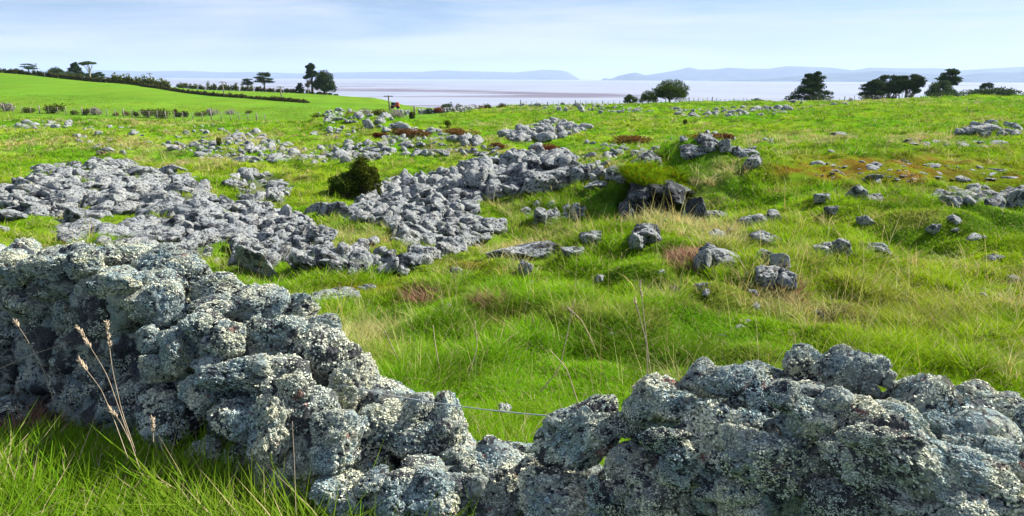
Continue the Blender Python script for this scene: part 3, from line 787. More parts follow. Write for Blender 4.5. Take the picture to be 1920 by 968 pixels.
# single rocks one can point to: px, py (middle), width, height, label
FEAT = [(1112, 445, 46, 36, 'round pale grey rock alone at the lip of the hollow'),
        (1195, 452, 38, 34, 'squat blue-grey rock leaning on a taller pointed rock below the cave'),
        (1218, 437, 52, 42, 'taller pointed rock below the cave with one sunlit right face'),
        (960, 475, 90, 26, 'long low whale-backed rock at the crest of the near bank'),
        (1020, 468, 90, 28, 'broad low rock slab on the near bank beside the round pale rock'),
        (1078, 472, 46, 22, 'small low slab at the right end of the whale-backed rock'),
        (985, 500, 28, 28, 'small dark rock in the grass just below the whale-backed rock'),
        (1325, 478, 46, 54, 'upright knob forming the left end of the saddle-shaped rock'),
        (1362, 492, 84, 40, 'saddle-shaped grey rock body on the right hand bank'),
        (1342, 443, 34, 28, 'small pointed rock above the saddle-shaped rock'),
        (1410, 415, 52, 26, 'flat pale rock on the slope right of the cave'),
        (1346, 403, 56, 18, 'low ridge rock just right of the cave mouth'),
        (1445, 410, 38, 22, 'small rock touching the flat pale rock right of the cave'),
        (1445, 452, 56, 30, 'wedge rock sloping down right above the broken rock cluster'),
        (1440, 482, 34, 24, 'small grey rock at the top of the broken rock cluster'),
        (1465, 495, 44, 34, 'angular rock in the middle of the broken rock cluster'),
        (1440, 518, 60, 32, 'pale flat-topped rock at the bottom of the broken rock cluster'),
        (1475, 522, 34, 34, 'dark purple-brown rock at the right of the broken rock cluster'),
        (1547, 467, 40, 36, 'left one of two blue-grey twin rocks on the right slope'),
        (1580, 464, 42, 42, 'right and taller one of two blue-grey twin rocks on the right slope'),
        (1645, 466, 52, 24, 'low domed rock with a dark face right of the twin rocks'),
        (1605, 364, 34, 36, 'upright greenish rock in the tall grass below the mossy flat'),
        (1638, 371, 38, 20, 'flat greenish rock against the upright greenish rock'),
        (1545, 370, 34, 22, 'small lumpy rock left of the upright greenish rock'),
        (1557, 392, 28, 14, 'low pale stone under the small lumpy rock'),
        (1863, 482, 32, 14, 'small white-topped stone alone near the right edge of the slope'),
        (1905, 527, 34, 16, 'dark low rock at the right edge of the slope'),
        (1790, 412, 26, 18, 'greenish stone in tussocks below the mossy ledge'),
        (1754, 426, 24, 16, 'pale stone with dry stalks below the mossy ledge'),
        (1625, 412, 26, 20, 'orange-stained stone on the slope below the upright rock'),
        (1410, 305, 34, 18, 'small blue-grey rock on the green shoulder above the cave'),
        (1222, 305, 40, 32, 'square grey rock jutting from the bank above the cave'),
        (1305, 284, 36, 24, 'pale rock on the crest right of the cave bank'),
        (1362, 274, 24, 22, 'upright stone on the crest of the grassy shoulder'),
        (1328, 275, 30, 16, 'low rock beside the upright stone on the grassy shoulder'),
        (905, 330, 44, 44, 'big blue-grey boulder at the left end of the crag'),
        (1092, 325, 38, 50, 'tall standing rock right of the crag'),
        (1165, 330, 42, 20, 'pale tilted rock in the bank left of the cave'),
        (1125, 347, 44, 16, 'long flat rock in the bank left of the cave'),
        (1015, 405, 28, 34, 'knobbly upright stone in the hollow left of the cave'),
        (1037, 402, 24, 26, 'rounded stone beside the knobbly upright stone in the hollow'),
        (1090, 393, 26, 18, 'small blue stone in the shaded hollow near the cave'),
        (855, 508, 26, 18, 'small white stone in the grass right of the lower rubble pile'),
        (605, 557, 80, 26, 'mossy low outcrop behind the wall top'),
        (650, 551, 60, 16, 'flat mossy rock adjoining the low outcrop behind the wall'),
        (685, 540, 34, 12, 'pale edge stone of the mossy outcrop behind the wall'),
        (1845, 243, 60, 20, 'largest grey rock of the far right crag'),
        (1220, 165, 0, 0, None),
        (1378, 187, 18, 8, 'dark boulder on the skyline right of the round tree'),
        (1422, 187, 20, 9, 'dark rounded boulder on the green skyline'),
        (1345, 181, 12, 6, 'small dark boulder on the skyline beside the round tree'),
        (1570, 253, 30, 8, 'flat grey rock in the pale grass of the right pasture'),
        (1563, 286, 16, 8, 'small dark stone in the right pasture grass'),
        (200, 282, 28, 14, 'dark-faced rock alone in the dry grass on the left'),
        (45, 350, 54, 26, 'big pale rounded rock at the left end of the outcrop'),
        (945, 770, 26, 22, 'small mottled stone in the grass under the wire'),
        (1265, 542, 18, 12, 'tiny pale stone in the middle of the near bank'),
        (1318, 536, 26, 18, 'dark stone with dead grass in the near bank'),
        (1125, 522, 18, 18, 'small pale stone with a tuft on the near bank'),
        (405, 490, 16, 16, 'small round stone in the grass between wall and rubble'),
        (530, 290, 0, 0, None)]
for px, py, ww, hh, lab in FEAT:
    if not ww: continue
    p = hit(np.array([px]), np.array([py + hh * .42]), 3.2)[0]
    if not np.isfinite(p[1]): continue
    dd = np.linalg.norm(p - EYE) / math.sqrt(1 + ((px - 960) / F) ** 2 + ((484 - py) / F) ** 2)
    rx, rz = ww * dd / F * .56, hh * dd / F * .62
    ry = (rx + rz) * .5
    add_rock(p + np.array([0, ry * .3, rz * .45]), rx, ry, rz, (r.normal() * .08, r.normal() * .08, r.uniform(-.4, .4)), 'single', lab, variant=len(rocks) % 18)
def proj_size(k):
    X_, Y_, dz = project(k['P'][None]); return math.sqrt(k['s'][0] * k['s'][2]) / dz[0]
for k in rocks: k['ps'] = proj_size(k) * (3 if k['heap'] == 'single' else 1)
rocks.sort(key=lambda k: -k['ps'])
things, loose = rocks[:285], rocks[285:]
bases = {}
for k in things:
    if k['heap'] != 'single': bases.setdefault(k['heap'], []).append(k)
ORD = ['largest', 'second largest', 'third largest', 'fourth largest', 'fifth largest', 'sixth largest', 'seventh largest', 'eighth largest', 'ninth largest', 'tenth largest', 'eleventh largest', 'twelfth largest',
       'thirteenth largest', 'fourteenth largest', 'fifteenth largest', 'sixteenth largest', 'seventeenth largest', 'eighteenth largest', 'nineteenth largest', 'twentieth largest']
PLACE = {}
for nm, L_ in bases.items():
    P = np.array([k['P'] for k in L_]); a, b, _ = project(P)
    nxz = 3 if len(L_) > 8 else 1; nyz = 3 if len(L_) > 24 else (2 if len(L_) > 8 else 1)
    def zone(v, n):
        if n == 1: return np.zeros(len(v), int)
        e = np.quantile(v, np.linspace(0, 1, n + 1)[1:-1]); return np.searchsorted(e, v)
    zx, zy = zone(a, nxz), zone(b, nyz)
    cnt = {}
    XN = {3: ['left', 'middle', 'right'], 1: ['']}[nxz]; YN = {3: ['upper', 'central', 'lower'], 2: ['upper', 'lower'], 1: ['']}[nyz]
    for k, i, j in zip(L_, zx, zy):
        z_ = (YN[j] + ' ' + XN[i]).strip(); c_ = cnt.get(z_, 0); cnt[z_] = c_ + 1
        o_ = ORD[min(c_, 19)] if c_ < 20 else 'small'
        k['label'] = (f'{o_} lichen-grey rock in the {z_} part of the {nm}' if z_ else f'{o_} lichen-grey rock of the {nm}')
for i, k in enumerate(things):
    vi = k['v'] if k['v'] is not None else i * 5 % len(S_rock)
    o = link('rock', S_rock.mesh[vi], None, k['label'], 'rock', ('single rocks on the grass slopes' if k['heap'] == 'single' else 'rocks of the ' + k['heap']))
    o.location = k['P']; o.rotation_euler = k['rot']; o.scale = k['s']
stuff_rocks('loose_stones', [(k['P'], k['rot'], k['s']) for k in loose], S_low, M_rock)

# ------------------------------------------------------------------ cave mouth
M_cave = rock_material('shaded_cave_basalt', (.20, .22, .20), (.12, .15, .17), (.012, .012, .018), bare=.5, speck=.42, fine=.6, white=(.3, .33, .3))  # darker copy of the basalt, cave shade put into its colours
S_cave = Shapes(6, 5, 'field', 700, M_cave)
pc = np.array([CAVE_XY[0], 15.0, -1.4]); cy = 15.0
cave = bpy.data.objects.new('cave_mouth', None); col.objects.link(cave); cave.location = pc
tag(cave, 'dark lava cave mouth under a mossy rock overhang in the grass bank', 'cave')
bpy.context.view_layer.update()
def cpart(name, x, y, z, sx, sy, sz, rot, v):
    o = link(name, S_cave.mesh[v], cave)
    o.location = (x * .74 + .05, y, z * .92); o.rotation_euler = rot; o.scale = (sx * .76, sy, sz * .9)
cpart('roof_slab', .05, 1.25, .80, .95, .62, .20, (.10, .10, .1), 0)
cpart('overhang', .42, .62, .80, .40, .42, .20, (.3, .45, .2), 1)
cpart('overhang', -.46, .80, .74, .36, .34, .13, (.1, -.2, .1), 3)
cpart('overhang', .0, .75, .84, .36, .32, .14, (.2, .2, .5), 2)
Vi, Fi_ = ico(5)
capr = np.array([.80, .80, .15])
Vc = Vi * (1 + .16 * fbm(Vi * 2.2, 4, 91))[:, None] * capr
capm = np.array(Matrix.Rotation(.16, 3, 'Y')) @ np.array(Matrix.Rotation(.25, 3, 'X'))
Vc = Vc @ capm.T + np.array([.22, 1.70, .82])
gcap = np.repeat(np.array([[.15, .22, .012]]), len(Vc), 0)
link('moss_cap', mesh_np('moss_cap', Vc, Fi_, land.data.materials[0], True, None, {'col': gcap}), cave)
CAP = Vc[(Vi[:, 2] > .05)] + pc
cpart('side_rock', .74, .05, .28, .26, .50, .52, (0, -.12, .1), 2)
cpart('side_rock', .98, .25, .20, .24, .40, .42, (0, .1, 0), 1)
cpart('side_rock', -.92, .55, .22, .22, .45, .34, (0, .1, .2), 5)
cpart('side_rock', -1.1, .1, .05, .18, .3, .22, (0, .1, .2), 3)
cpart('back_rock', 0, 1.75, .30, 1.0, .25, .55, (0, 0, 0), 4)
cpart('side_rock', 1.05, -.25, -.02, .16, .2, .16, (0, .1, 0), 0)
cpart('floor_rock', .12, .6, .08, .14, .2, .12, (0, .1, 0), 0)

# ------------------------------------------------------------------ grass, blade by blade
kd = kdtree.KDTree(len(rocks))
for i, k in enumerate(rocks): kd.insert((k['P'][0], k['P'][1], 0), i)
kd.balance()
def sample(n, y0, y1, u=.85, seed=0):
    """points over the land, area density falling with distance"""
    r = np.random.default_rng(seed)
    Y = np.exp(r.uniform(math.log(y0), math.log(y1), n)); X = r.uniform(-u, u, n) * (Y + 1.0)
    return X, Y
def clear_of_rocks(X, Y, f=.8):
    ok = np.ones(len(X), bool)
    for i in range(len(X)):
        for co, j, d in kd.find_n((X[i], Y[i], 0), 2):
            if d < rocks[j]['s'][0] * f: ok[i] = False; break
    return ok
def off_wall(X, Y):
    v = np.stack([X, Y], -1) - A; s = v @ TD; n = v @ ND
    return ~((n > -.10) & (n < THK + .08))
def blades(name, P, h, wid, lean, droop, th, colr, tipc, nseg, label):
    """P base points, h height, th heading of the lean; colours at root and tip"""
    n = len(P); r = np.random.default_rng(len(P))
    d = np.stack([np.cos(th), np.sin(th), 0 * th], -1)
    tw = th + math.pi / 2 + r.normal(0, .7, n)
    side = np.stack([np.cos(tw), np.sin(tw), 0 * tw], -1)
    V = np.empty((n, 2 * nseg + 1, 3), np.float32); Cc = np.ones((n, 2 * nseg + 1, 4), np.float32)
    for s_ in range(nseg + 1):
        t = s_ / nseg
        c = P + np.array([0, 0, 1.]) * (h * (t - .45 * droop * t * t))[:, None] + d * (h * (lean * t + droop * t * t))[:, None]
        k = colr * (1 - t) + tipc * t
        if s_ < nseg:
            w_ = (wid * (1 - .7 * t ** 1.5) * .5)[:, None]
            V[:, 2 * s_] = c - side * w_; V[:, 2 * s_ + 1] = c + side * w_
            Cc[:, 2 * s_, :3] = k; Cc[:, 2 * s_ + 1, :3] = k
        else: V[:, 2 * s_] = c; Cc[:, 2 * s_, :3] = k
    tri = []
    for s_ in range(nseg - 1):
        q0 = 2 * s_; tri += [(q0, q0 + 1, q0 + 3), (q0, q0 + 3, q0 + 2)]
    q0 = 2 * (nseg - 1); tri.append((q0, q0 + 1, q0 + 2))
    Fb = (np.arange(n)[:, None, None] * (2 * nseg + 1) + np.array(tri)[None]).reshape(-1, 3)
    me = mesh_np(name, V.reshape(-1, 3), Fb, M_grass, False)
    at = me.attributes.new('col', 'FLOAT_COLOR', 'POINT'); at.data.foreach_set('color', Cc.ravel())
    return link(name, me, label=label, cat='grass', kind='stuff')
X, Y = sample(122000, 1.6, 112, u=1.05, seed=3)
rr_ = np.random.default_rng(4); ex, ey = [], []          # turf grows up round the single stones
for k in rocks:
    if k['heap'] in ('single', 'slope stones', 'stones below the cave', 'left bank stones', 'green hillside stones') and k['P'][1] < 40:
        m_ = int(10 + 26 * k['s'][0]); a_ = rr_.uniform(0, 6.283, m_); f_ = rr_.uniform(.82, 1.15, m_)
        ex.append(k['P'][0] + np.cos(a_) * f_ * k['s'][0]); ey.append(k['P'][1] + np.sin(a_) * f_ * k['s'][1])
X = np.concatenate([X] + ex); Y = np.concatenate([Y] + ey)
Z = terrain(X, Y)
px, py, _ = project(np.stack([X, Y, Z], -1))
r = np.random.default_rng(9)
ok = off_wall(X, Y) & (px > -420) & (px < 2340)
inh = np.zeros(len(X), bool)
for nm, poly, *_ in HEAPS:
    if nm in DENSE: inh |= in_poly(px, py, poly) & (Y > 5)
ok &= ~(inh & (r.random(len(X)) < np.where(n2(X, Y, 1.9, 3, 61) > .21, .1, .93)))
ok &= np.hypot((X - CAVE_XY[0]) / .95, (Y - CAVE_XY[1]) / 1.05) > 1
ok &= ~((in_field(X, Y) > .5) & (r.random(len(X)) < .6))
X, Y, Z = X[ok], Y[ok], Z[ok]
ok = clear_of_rocks(X, Y)
X, Y, Z = X[ok], Y[ok], Z[ok]
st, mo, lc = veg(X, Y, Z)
fm = in_field(X, Y)
n = len(X)
hum = n2(X, Y, .9, 2, 41)                     # where the grass grows long
nearside = (((np.stack([X, Y], -1) - A) @ ND) < 0)
lush = (Y < 4.2) & nearside
isst = (r.random(n) < st * .42) & (fm < .5) & ~(lush & (Y < 3.2))
long_ = (hum > .16) & (fm < .5) & (mo < .3) & (r.random(n) < .55) & ~isst
stalk = (r.random(n) < .012 + .03 * st) & (fm < .5) & (Y > 4) & (Y < 40)
moss = (mo > .45) & ~isst
g = (1 + Y / 16) * r.uniform(.7, 1.35, n)
rad = .085 * g
hh = r.uniform(.05, .085, n) * np.interp(Y, [2, 8, 20, 60, 110], [1.1, 1.1, 1.5, 2.0, 2.4])
hh = hh * np.where(hum < 0, .65, .95)
hh = np.where(long_, hh * 2.2, hh)
hh = np.where(isst, r.uniform(.12, .24, n) * np.interp(Y, [3, 20, 60, 110], [1, 1.15, 1.25, 1.4]), hh)
hh = np.where(stalk, r.uniform(.3, .55, n), hh)
hh = np.where(moss, np.where(hum > .05, .05, .025), hh)
hh = np.where(fm > .5, .07, hh)
hh = np.where(lush, r.uniform(.20, .36, n), hh)
rad = np.where(lush, .13, rad)
strawc = C_straw * r.uniform(.75, 1.2, (n, 1))
strawc = np.where((r.random(n) < .25)[:, None], strawc * np.array([1.0, .78, .72]), strawc)
ppx, ppy, _ = project(np.stack([X, Y, Z], -1))
brown = (patch(ppx, ppy, [(20, 800, 95, 50, 1), (165, 805, 90, 46, 1), (1300, 490, 40, 16, 1), (1480, 540, 26, 20, 1), (790, 560, 30, 10, .9), (920, 570, 24, 10, .9)]) > .45)
lc = np.where(lush[:, None], lc * .25 + np.array([.04, .17, .008]) * .75, lc)
lc = np.where(brown[:, None], np.array([.34, .19, .13]) * r.uniform(.6, 1.2, (n, 1)), lc)
hh = np.where(lush & (ppx < 330), hh * np.interp(ppy, [800, 880, 1000], [.35, .42, .9]), hh)
hh = np.where(brown, .13, hh)
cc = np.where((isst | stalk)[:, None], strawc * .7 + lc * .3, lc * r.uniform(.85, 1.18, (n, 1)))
def grow(sel, K, nseg, name, label, seed, wmin=.0038, lean=.5, droop=.6):
    r = np.random.default_rng(seed)
    i = np.repeat(np.nonzero(sel)[0], K); m = len(i)
    k_ = r.random(m)
    i = i[~(stalk[i] & (k_ > .2))]; m = len(i)
    a = r.uniform(0, 6.283, m); rr = rad[i] * np.sqrt(r.random(m)) * np.where(isst[i], .6, 1)
    x = X[i] + np.cos(a) * rr; y = Y[i] + np.sin(a) * rr
    z = terrain(x, y) - .012
    th = a + r.normal(0, .8, m)
    h = hh[i] * r.uniform(.55, 1.25, m)
    Yq = np.maximum(Y[i], 1.8)
    w_ = np.maximum(wmin, Yq * .00095) * r.uniform(.7, 1.3, m) * np.where(isst[i], .75, 1)
    w_ = np.where(lush[i], .0078 * r.uniform(.7, 1.3, m), w_)
    w_ = np.where(stalk[i], np.maximum(.003, Yq * .0007), w_)
    c0 = cc[i] * r.uniform(.55, 1.3, (m, 1)) * (1 + r.normal(0, .12, (m, 1)) * np.array([1, 0, 0]))
    dead = (r.random(m) < .07)[:, None]
    c0 = np.where(dead, C_straw * .8, c0)
    tp_ = c0 * .75 + np.array([.40, .48, .03]) * .25
    tp_ = np.where(isst[i][:, None] | dead | brown[i][:, None], c0 * 1.1, tp_)
    le = lean * r.uniform(.2, 1.3, m); dr = droop * r.uniform(.3, 1.4, m)
    le = np.where(stalk[i], .2, le); dr = np.where(stalk[i], .3 * r.random(m), dr)
    th = np.where(lush[i] & (r.random(m) < .5), 2.9 + 1.4 * n2(x, y, .7, 2, 77) * 2 + r.normal(0, .6, m), th)
    h = np.where(lush[i], h * r.uniform(.5, 1.25, m), h)
    blades(name, np.stack([x, y, z], -1), h, w_, le, dr, th, c0, tp_, nseg, label)
dry = isst | stalk
grow(~dry & (Y < 9), 34, 3, 'grass', 'bright green pasture grass of the near bank', 1)
grow(~dry & (Y >= 9), 20, 2, 'grass', 'bright green pasture grass covering the land beyond the near bank', 2, lean=.6)
grow(dry, 18, 3, 'dry_grass', 'straw coloured dry grass tufts and seed stalks among the green', 3, wmin=.0028)
r = np.random.default_rng(92)
m = 16000
cp = CAP[r.integers(0, len(CAP), m)] + r.normal(0, .012, (m, 3)) * np.array([1, 1, .3])
cb = np.where((r.random(m) < .3)[:, None], C_moss, C_green * .6 + C_yell * .5) * r.uniform(.6, 1.2, (m, 1))
gb = blades('turf_blades', cp - pc, r.uniform(.06, .22, m) * (.5 + (n2(cp[:, 0], cp[:, 1], .4, 2, 8) > 0)), r.uniform(.010, .018, m), r.uniform(.3, 1, m), r.uniform(.3, 1, m), r.normal(-1.8, 1.1, m), cb, cb * 1.1, 2, None)
del gb['category']; gb.parent = cave
print('BLADES', n)

# ------------------------------------------------------------------ leaves, shrubs and trees
def leaf_blob(r, c, rad, n, size, flat=.5, shell=.55):
    d = r.normal(size=(n, 3)); d /= np.linalg.norm(d, axis=1)[:, None]
    rr = shell + (1 - shell) * r.random(n) ** .7
    rr *= 1 + .22 * fbm(d * 2.5 + np.asarray(c) * 1.7, 2, 5)
    P = d * rr[:, None] * np.asarray(rad) + np.asarray(c)
    a = r.normal(size=(n, 3)); a[:, 2] *= flat; a /= np.linalg.norm(a, axis=1)[:, None]
    b = np.cross(a, r.normal(size=(n, 3))); b /= np.linalg.norm(b, axis=1)[:, None]
    s = size * r.uniform(.6, 1.4, (n, 1))
    V = np.stack([P - a * s, P + b * s * .5, P + a * s, P - b * s * .5], 1).reshape(-1, 3)
    Fb = np.arange(n * 4).reshape(n, 4)
    tone = np.repeat(np.clip(r.random(n) * .7 + .3 * r.random(), 0, 1), 4)
    return V, Fb, tone
def leaves_mesh(name, blobs, mat):
    V, Fb = join([(b[0], b[1]) for b in blobs])
    return mesh_np(name, V, Fb, mat, False, {'tone': np.concatenate([b[2] for b in blobs])})
M_cyp = foliage_mat('cypress_foliage', (.016, .038, .014), (.060, .095, .024), None, .2)
M_olive = foliage_mat('broadleaf_foliage', (.025, .055, .010), (.085, .130, .015), None, .3)
M_pohu = foliage_mat('silvery_foliage', (.025, .055, .022), (.095, .135, .055), None, .2)
M_gorse = foliage_mat('bush_foliage', (.022, .045, .007), (.11, .125, .014), (.22, .21, .02), .3)
M_grey = foliage_mat('grey_twigs', (.20, .18, .15), (.42, .38, .32), None, .2)
M_brown = foliage_mat('bracken_fronds', (.10, .045, .015), (.22, .11, .035), (.14, .16, .03), .3)
M_red = foliage_mat('red_brown_leaves', (.11, .025, .015), (.20, .07, .03), None, .3)
M_hedge = foliage_mat('hedge_foliage', (.05, .06, .016), (.12, .115, .03), (.20, .14, .08), .3)
M_hedgeg = foliage_mat('yellow_green_foliage', (.06, .085, .010), (.17, .18, .02), None, .3)
def ground_at(px, Y):
    u = (px - 960) / F / (CP + .243 * SP); x = u * Y
    return np.array([x, Y, float(terrain(np.array([x]), np.array([Y]), False)[0])])
def tree(px, Y, wpx, hpx, kind, label, cat='tree', seed=0, name='tree', mat=None, bark=None, lean=0, base=None, group=None):
    r = np.random.default_rng(seed)
    p = ground_at(px, Y)
    W, H = wpx * Y / F, hpx * Y / F
    if Y > 230: W *= 1.25; H *= 1.5
    if base is not None:                              # photo row where the trunk meets the ground
        p[2] = min(p[2], (EYE + ray(np.array(px), np.array(base)) / ray(np.array(px), np.array(base))[1] * Y)[2])
    t = bpy.data.objects.new(name, None); col.objects.link(t); t.location = p
    tag(t, label, cat, group)
    blobs, limbs = [], []
    if kind == 'cypress':
        tiers = 10
        for i in range(tiers):
            f = i / (tiers - 1); z = H * (.12 + .80 * f); env = W * .5 * (1.0 - .60 * f ** 1.5)
            for k in range(5):
                a = 6.28 * k / 5 + r.uniform(0, 1.2); d = env * (.25 + .62 * r.random())
                c = np.array([math.cos(a) * d + lean * W * f, math.sin(a) * d * .8, z + r.normal() * H * .035 + .03 * H * math.cos(a)])
                blobs.append(leaf_blob(r, c, (env * .40, env * .36, H * .075), 230, H * .030, .5, .15))
                limbs.append((np.array([lean * W * f * .5, 0, z * .55]), c))
        for k in range(5):
            blobs.append(leaf_blob(r, (lean * W * .5, 0, H * (.3 + .13 * k)), (W * .18, W * .18, H * .12), 260, H * .03, .6, .1))
    elif kind == 'tufted':
        for k in range(26):
            f = r.random(); a = r.uniform(0, 6.28); d = W * (.42 - .22 * f) * r.random() ** .5
            c = np.array([math.cos(a) * d + lean * W * f, math.sin(a) * d * .7, H * (.50 + .44 * f)])
            blobs.append(leaf_blob(r, c, (W * .17, W * .14, H * .055), 150, H * .028, .5, .15))
            limbs.append((np.array([lean * W * .5 * f, 0, H * (.25 + .3 * f)]), c))
    elif kind == 'flat':
        for k in range(22):
            a = r.uniform(0, 6.28); d = W * .38 * r.random() ** .5
            c = np.array([math.cos(a) * d + lean * W, math.sin(a) * d * .7, H * (.86 + .08 * r.random() - .22 * (d / W))])
            blobs.append(leaf_blob(r, c, (W * .13, W * .12, H * .05), 120, H * .026, .5, .2))
            limbs.append((np.array([lean * W * .5, 0, H * .4]), c))
    elif kind == 'multi':
        for k in range(44):
            x = r.uniform(-.42, .42) * W; z = H * (.30 + .60 * r.random()) * (1 - .25 * max(0, -x / W * 2))
            c = np.array([x, r.uniform(-.25, .25) * W, z])
            blobs.append(leaf_blob(r, c, (W * .15, W * .13, H * .085), 230, H * .028, .5, .15))
            limbs.append((np.array([x * .55, 0, z * .2]), c))
    else:
        for k in range(34):
            d = r.normal(size=3); d /= np.linalg.norm(d); d[2] = abs(d[2]) * 1.0
            q_ = r.uniform(.75, 1.05)
            c = np.array([d[0] * W * .36 * q_, d[1] * W * .36 * q_, H * (.20 + .60 * d[2] * q_)])
            s_ = r.uniform(.10, .17)
            blobs.append(leaf_blob(r, c, (W * s_, W * s_, H * s_), 260, H * .026, .8, .4))
            limbs.append((np.array([0, 0, H * .15]), c))
    mt = mat or M_cyp; bk = bark or M_bark
    tv = tube_arrays([(0, 0, -.4), (lean * W * .1, 0, H * .25), (lean * W * .35, .05 * W, H * .55), (lean * W * .6, 0, H * .85)], [H * .045, H * .035, H * .025, H * .008], 8)
    ps = [tv]
    for a, b in limbs[::2]:
        mid = (a + b) / 2 + np.array([0, 0, H * .03]); ps.append(tube_arrays([a, mid, b], [H * .014, H * .010, H * .004], 5))
    V, Fq = join(ps)
    link('trunk', quads_mesh('trunk', V, Fq, bk), t)
    link('crown', leaves_mesh('crown', blobs, mt), t)
    return t
T = tree
T(1520, 132, 78, 52, 'cypress', 'dark windswept cypress alone on the skyline left of the cypress clump', seed=1, name='cypress_tree', lean=.06)
T(1640, 131, 72, 38, 'cypress', 'lower spreading left end cypress of the skyline clump', seed=2, name='cypress_tree', lean=-.04)
T(1668, 133, 60, 50, 'multi', 'tall flat-topped cypress in the middle of the skyline clump', seed=3, name='cypress_tree')
T(1700, 130, 56, 50, 'multi', 'broad flat-topped cypress at the right end of the skyline clump', seed=4, name='cypress_tree')
T(1776, 136, 58, 58, 'tufted', 'flat-crowned cypress rising behind the domed pohutukawa', seed=5, name='cypress_tree', lean=.05)
T(1763, 128, 62, 42, 'round', 'dense domed silvery green tree in front of the flat-crowned cypress', seed=6, name='round_tree', mat=M_pohu)
T(1849, 134, 34, 32, 'tufted', 'small flat-topped cypress alone at the far right of the skyline', seed=7, name='cypress_tree')
T(1256, 108, 88, 50, 'round', 'big rounded dark green tree behind the fence in the middle of the skyline', seed=8, name='round_tree', mat=M_olive)
T(1216, 106, 40, 28, 'round', 'low bushy tree against the left side of the big rounded tree', seed=9, name='round_tree', mat=M_olive)
T(1182, 107, 34, 22, 'round', 'small loose green tree at the end of the skyline fence', seed=10, name='small_tree', mat=M_olive)
T(606, 205, 52, 47, 'round', 'dark rounded macrocarpa beside a tall thin cypress across the far field', seed=11, name='round_tree', mat=M_cyp)
T(583, 207, 28, 55, 'tufted', 'tall thin cypress with a tufted top beside the dark rounded macrocarpa', seed=12, name='cypress_tree')
T(558, 206, 20, 18, 'cypress', 'small stunted cypress left of the tall thin cypress', seed=13, name='cypress_tree', lean=.1)
T(494, 212, 44, 36, 'tufted', 'wide windblown cypress by the far field hedge', seed=14, name='cypress_tree', lean=-.08)
T(462, 212, 28, 24, 'tufted', 'small windblown cypress left of the wide windblown one', seed=15, name='cypress_tree')
T(535, 212, 14, 8, 'round', 'tiny round bushy tree on the far hedge line', seed=16, name='small_tree', mat=M_olive)
T(54, 240, 30, 14, 'tufted', 'loose blue-green tree beside the leftmost power pole', seed=17, name='small_tree', mat=M_pohu)
T(33, 245, 8, 8, 'round', 'tiny dark tree on the left skyline', seed=18, name='small_tree')
T(105, 240, 30, 15, 'round', 'rounded dark green tree on the left skyline beyond the hedge', seed=19, name='round_tree', mat=M_olive)
T(127, 236, 36, 11, 'round', 'low wide grey-green tree between two darker skyline trees on the left', seed=20, name='round_tree', mat=M_pohu)
T(141, 242, 28, 22, 'cypress', 'conical dark cypress on the left skyline', seed=21, name='cypress_tree')
T(168, 240, 32, 26, 'flat', 'umbrella-shaped tree with pale trunk on the left skyline', seed=22, name='umbrella_tree', mat=M_olive, bark=M_palebark)
T(176, 245, 30, 14, 'multi', 'low dark tree under the umbrella-shaped tree', seed=23, name='small_tree')
T(202, 240, 14, 8, 'round', 'small dark tree at the right end of the left skyline group', seed=24, name='small_tree')
T(337, 222, 20, 12, 'round', 'grey-leaved small tree among the far yellow-green bushes', seed=25, name='small_tree', mat=M_pohu)
T(416, 224, 20, 14, 'round', 'dark green small tree beside the third power pole', seed=26, name='small_tree', mat=M_pohu)
T(575, 208, 14, 24, 'tufted', 'bare pale dead tree left of the dark rounded macrocarpa', seed=27, name='dead_tree', mat=M_grey, bark=M_palebark)
# bare dead trunk on the right skyline
p = ground_at(1814, 130)
dt = bpy.data.objects.new('dead_tree', None); col.objects.link(dt); dt.location = p
tag(dt, 'bare leaning dead trunk with forked twigs on the right skyline', 'tree')
k = 130 / F
V, Fq = join([tube_arrays([(0, 0, -.3), (.3, 0, 1.0), (.6, 0, 16 * k)], [.12, .08, .03], 5), tube_arrays([(.3, 0, .8), (0, 0, 1.1), (-.5, 0, 1.5)], [.06, .04, .015], 5), tube_arrays([(.45, 0, 1.0), (.8, 0, 1.2), (.9, 0, 1.6)], [.05, .03, .01], 5)])
link('trunk', quads_mesh('trunk', V, Fq, M_bark), dt)

def shrub(P, W, H, mat, label, seed, name='shrub', n=1400, leaf=.045, group=None, cat='shrub', depth=.8, spiky=False):
    r = np.random.default_rng(seed)
    t = bpy.data.objects.new(name, None); col.objects.link(t); t.location = P
    tag(t, label, cat, group)
    blobs, ps = [], []
    nb = 9 if n < 4000 else 26
    q0 = 1 if n < 4000 else .62
    for k in range(nb):
        a = r.uniform(0, 6.28); d = (.33 * W) * math.sqrt(r.random())
        zz = H * r.uniform(.25, .72) * (1 - .35 * (d / (W * .33)))
        c = np.array([math.cos(a) * d, math.sin(a) * d * depth, zz])
        blobs.append(leaf_blob(r, c, (W * .22 * q0, W * .22 * depth * q0, H * .30 * q0), n // nb, leaf * H, 1.2 if spiky else .8, .35))
        ps.append(tube_arrays([(c[0] * .1, c[1] * .1, -.05), (c[0] * .5, c[1] * .5, zz * .5), tuple(c)], [H * .02, H * .015, H * .006], 4))
    V, Fq = join(ps)
    link('stem', quads_mesh('stem', V, Fq, M_bark), t)
    link('foliage', leaves_mesh('foliage', blobs, mat), t)
    return t
def shrub_px(px, py, ww, hh, mat, label, seed, y0=4, Yf=None, **k):
    if Yf is None:
        p = hit(np.array([px]), np.array([py]), y0)[0]
        if not np.isfinite(p[1]): p = ground_at(px, 95)
    else: p = ground_at(px, Yf)
    dd = p[1]
    return shrub(p, 1.25 * ww * dd / F, 1.25 * hh * dd / F, mat, label, seed, **k)
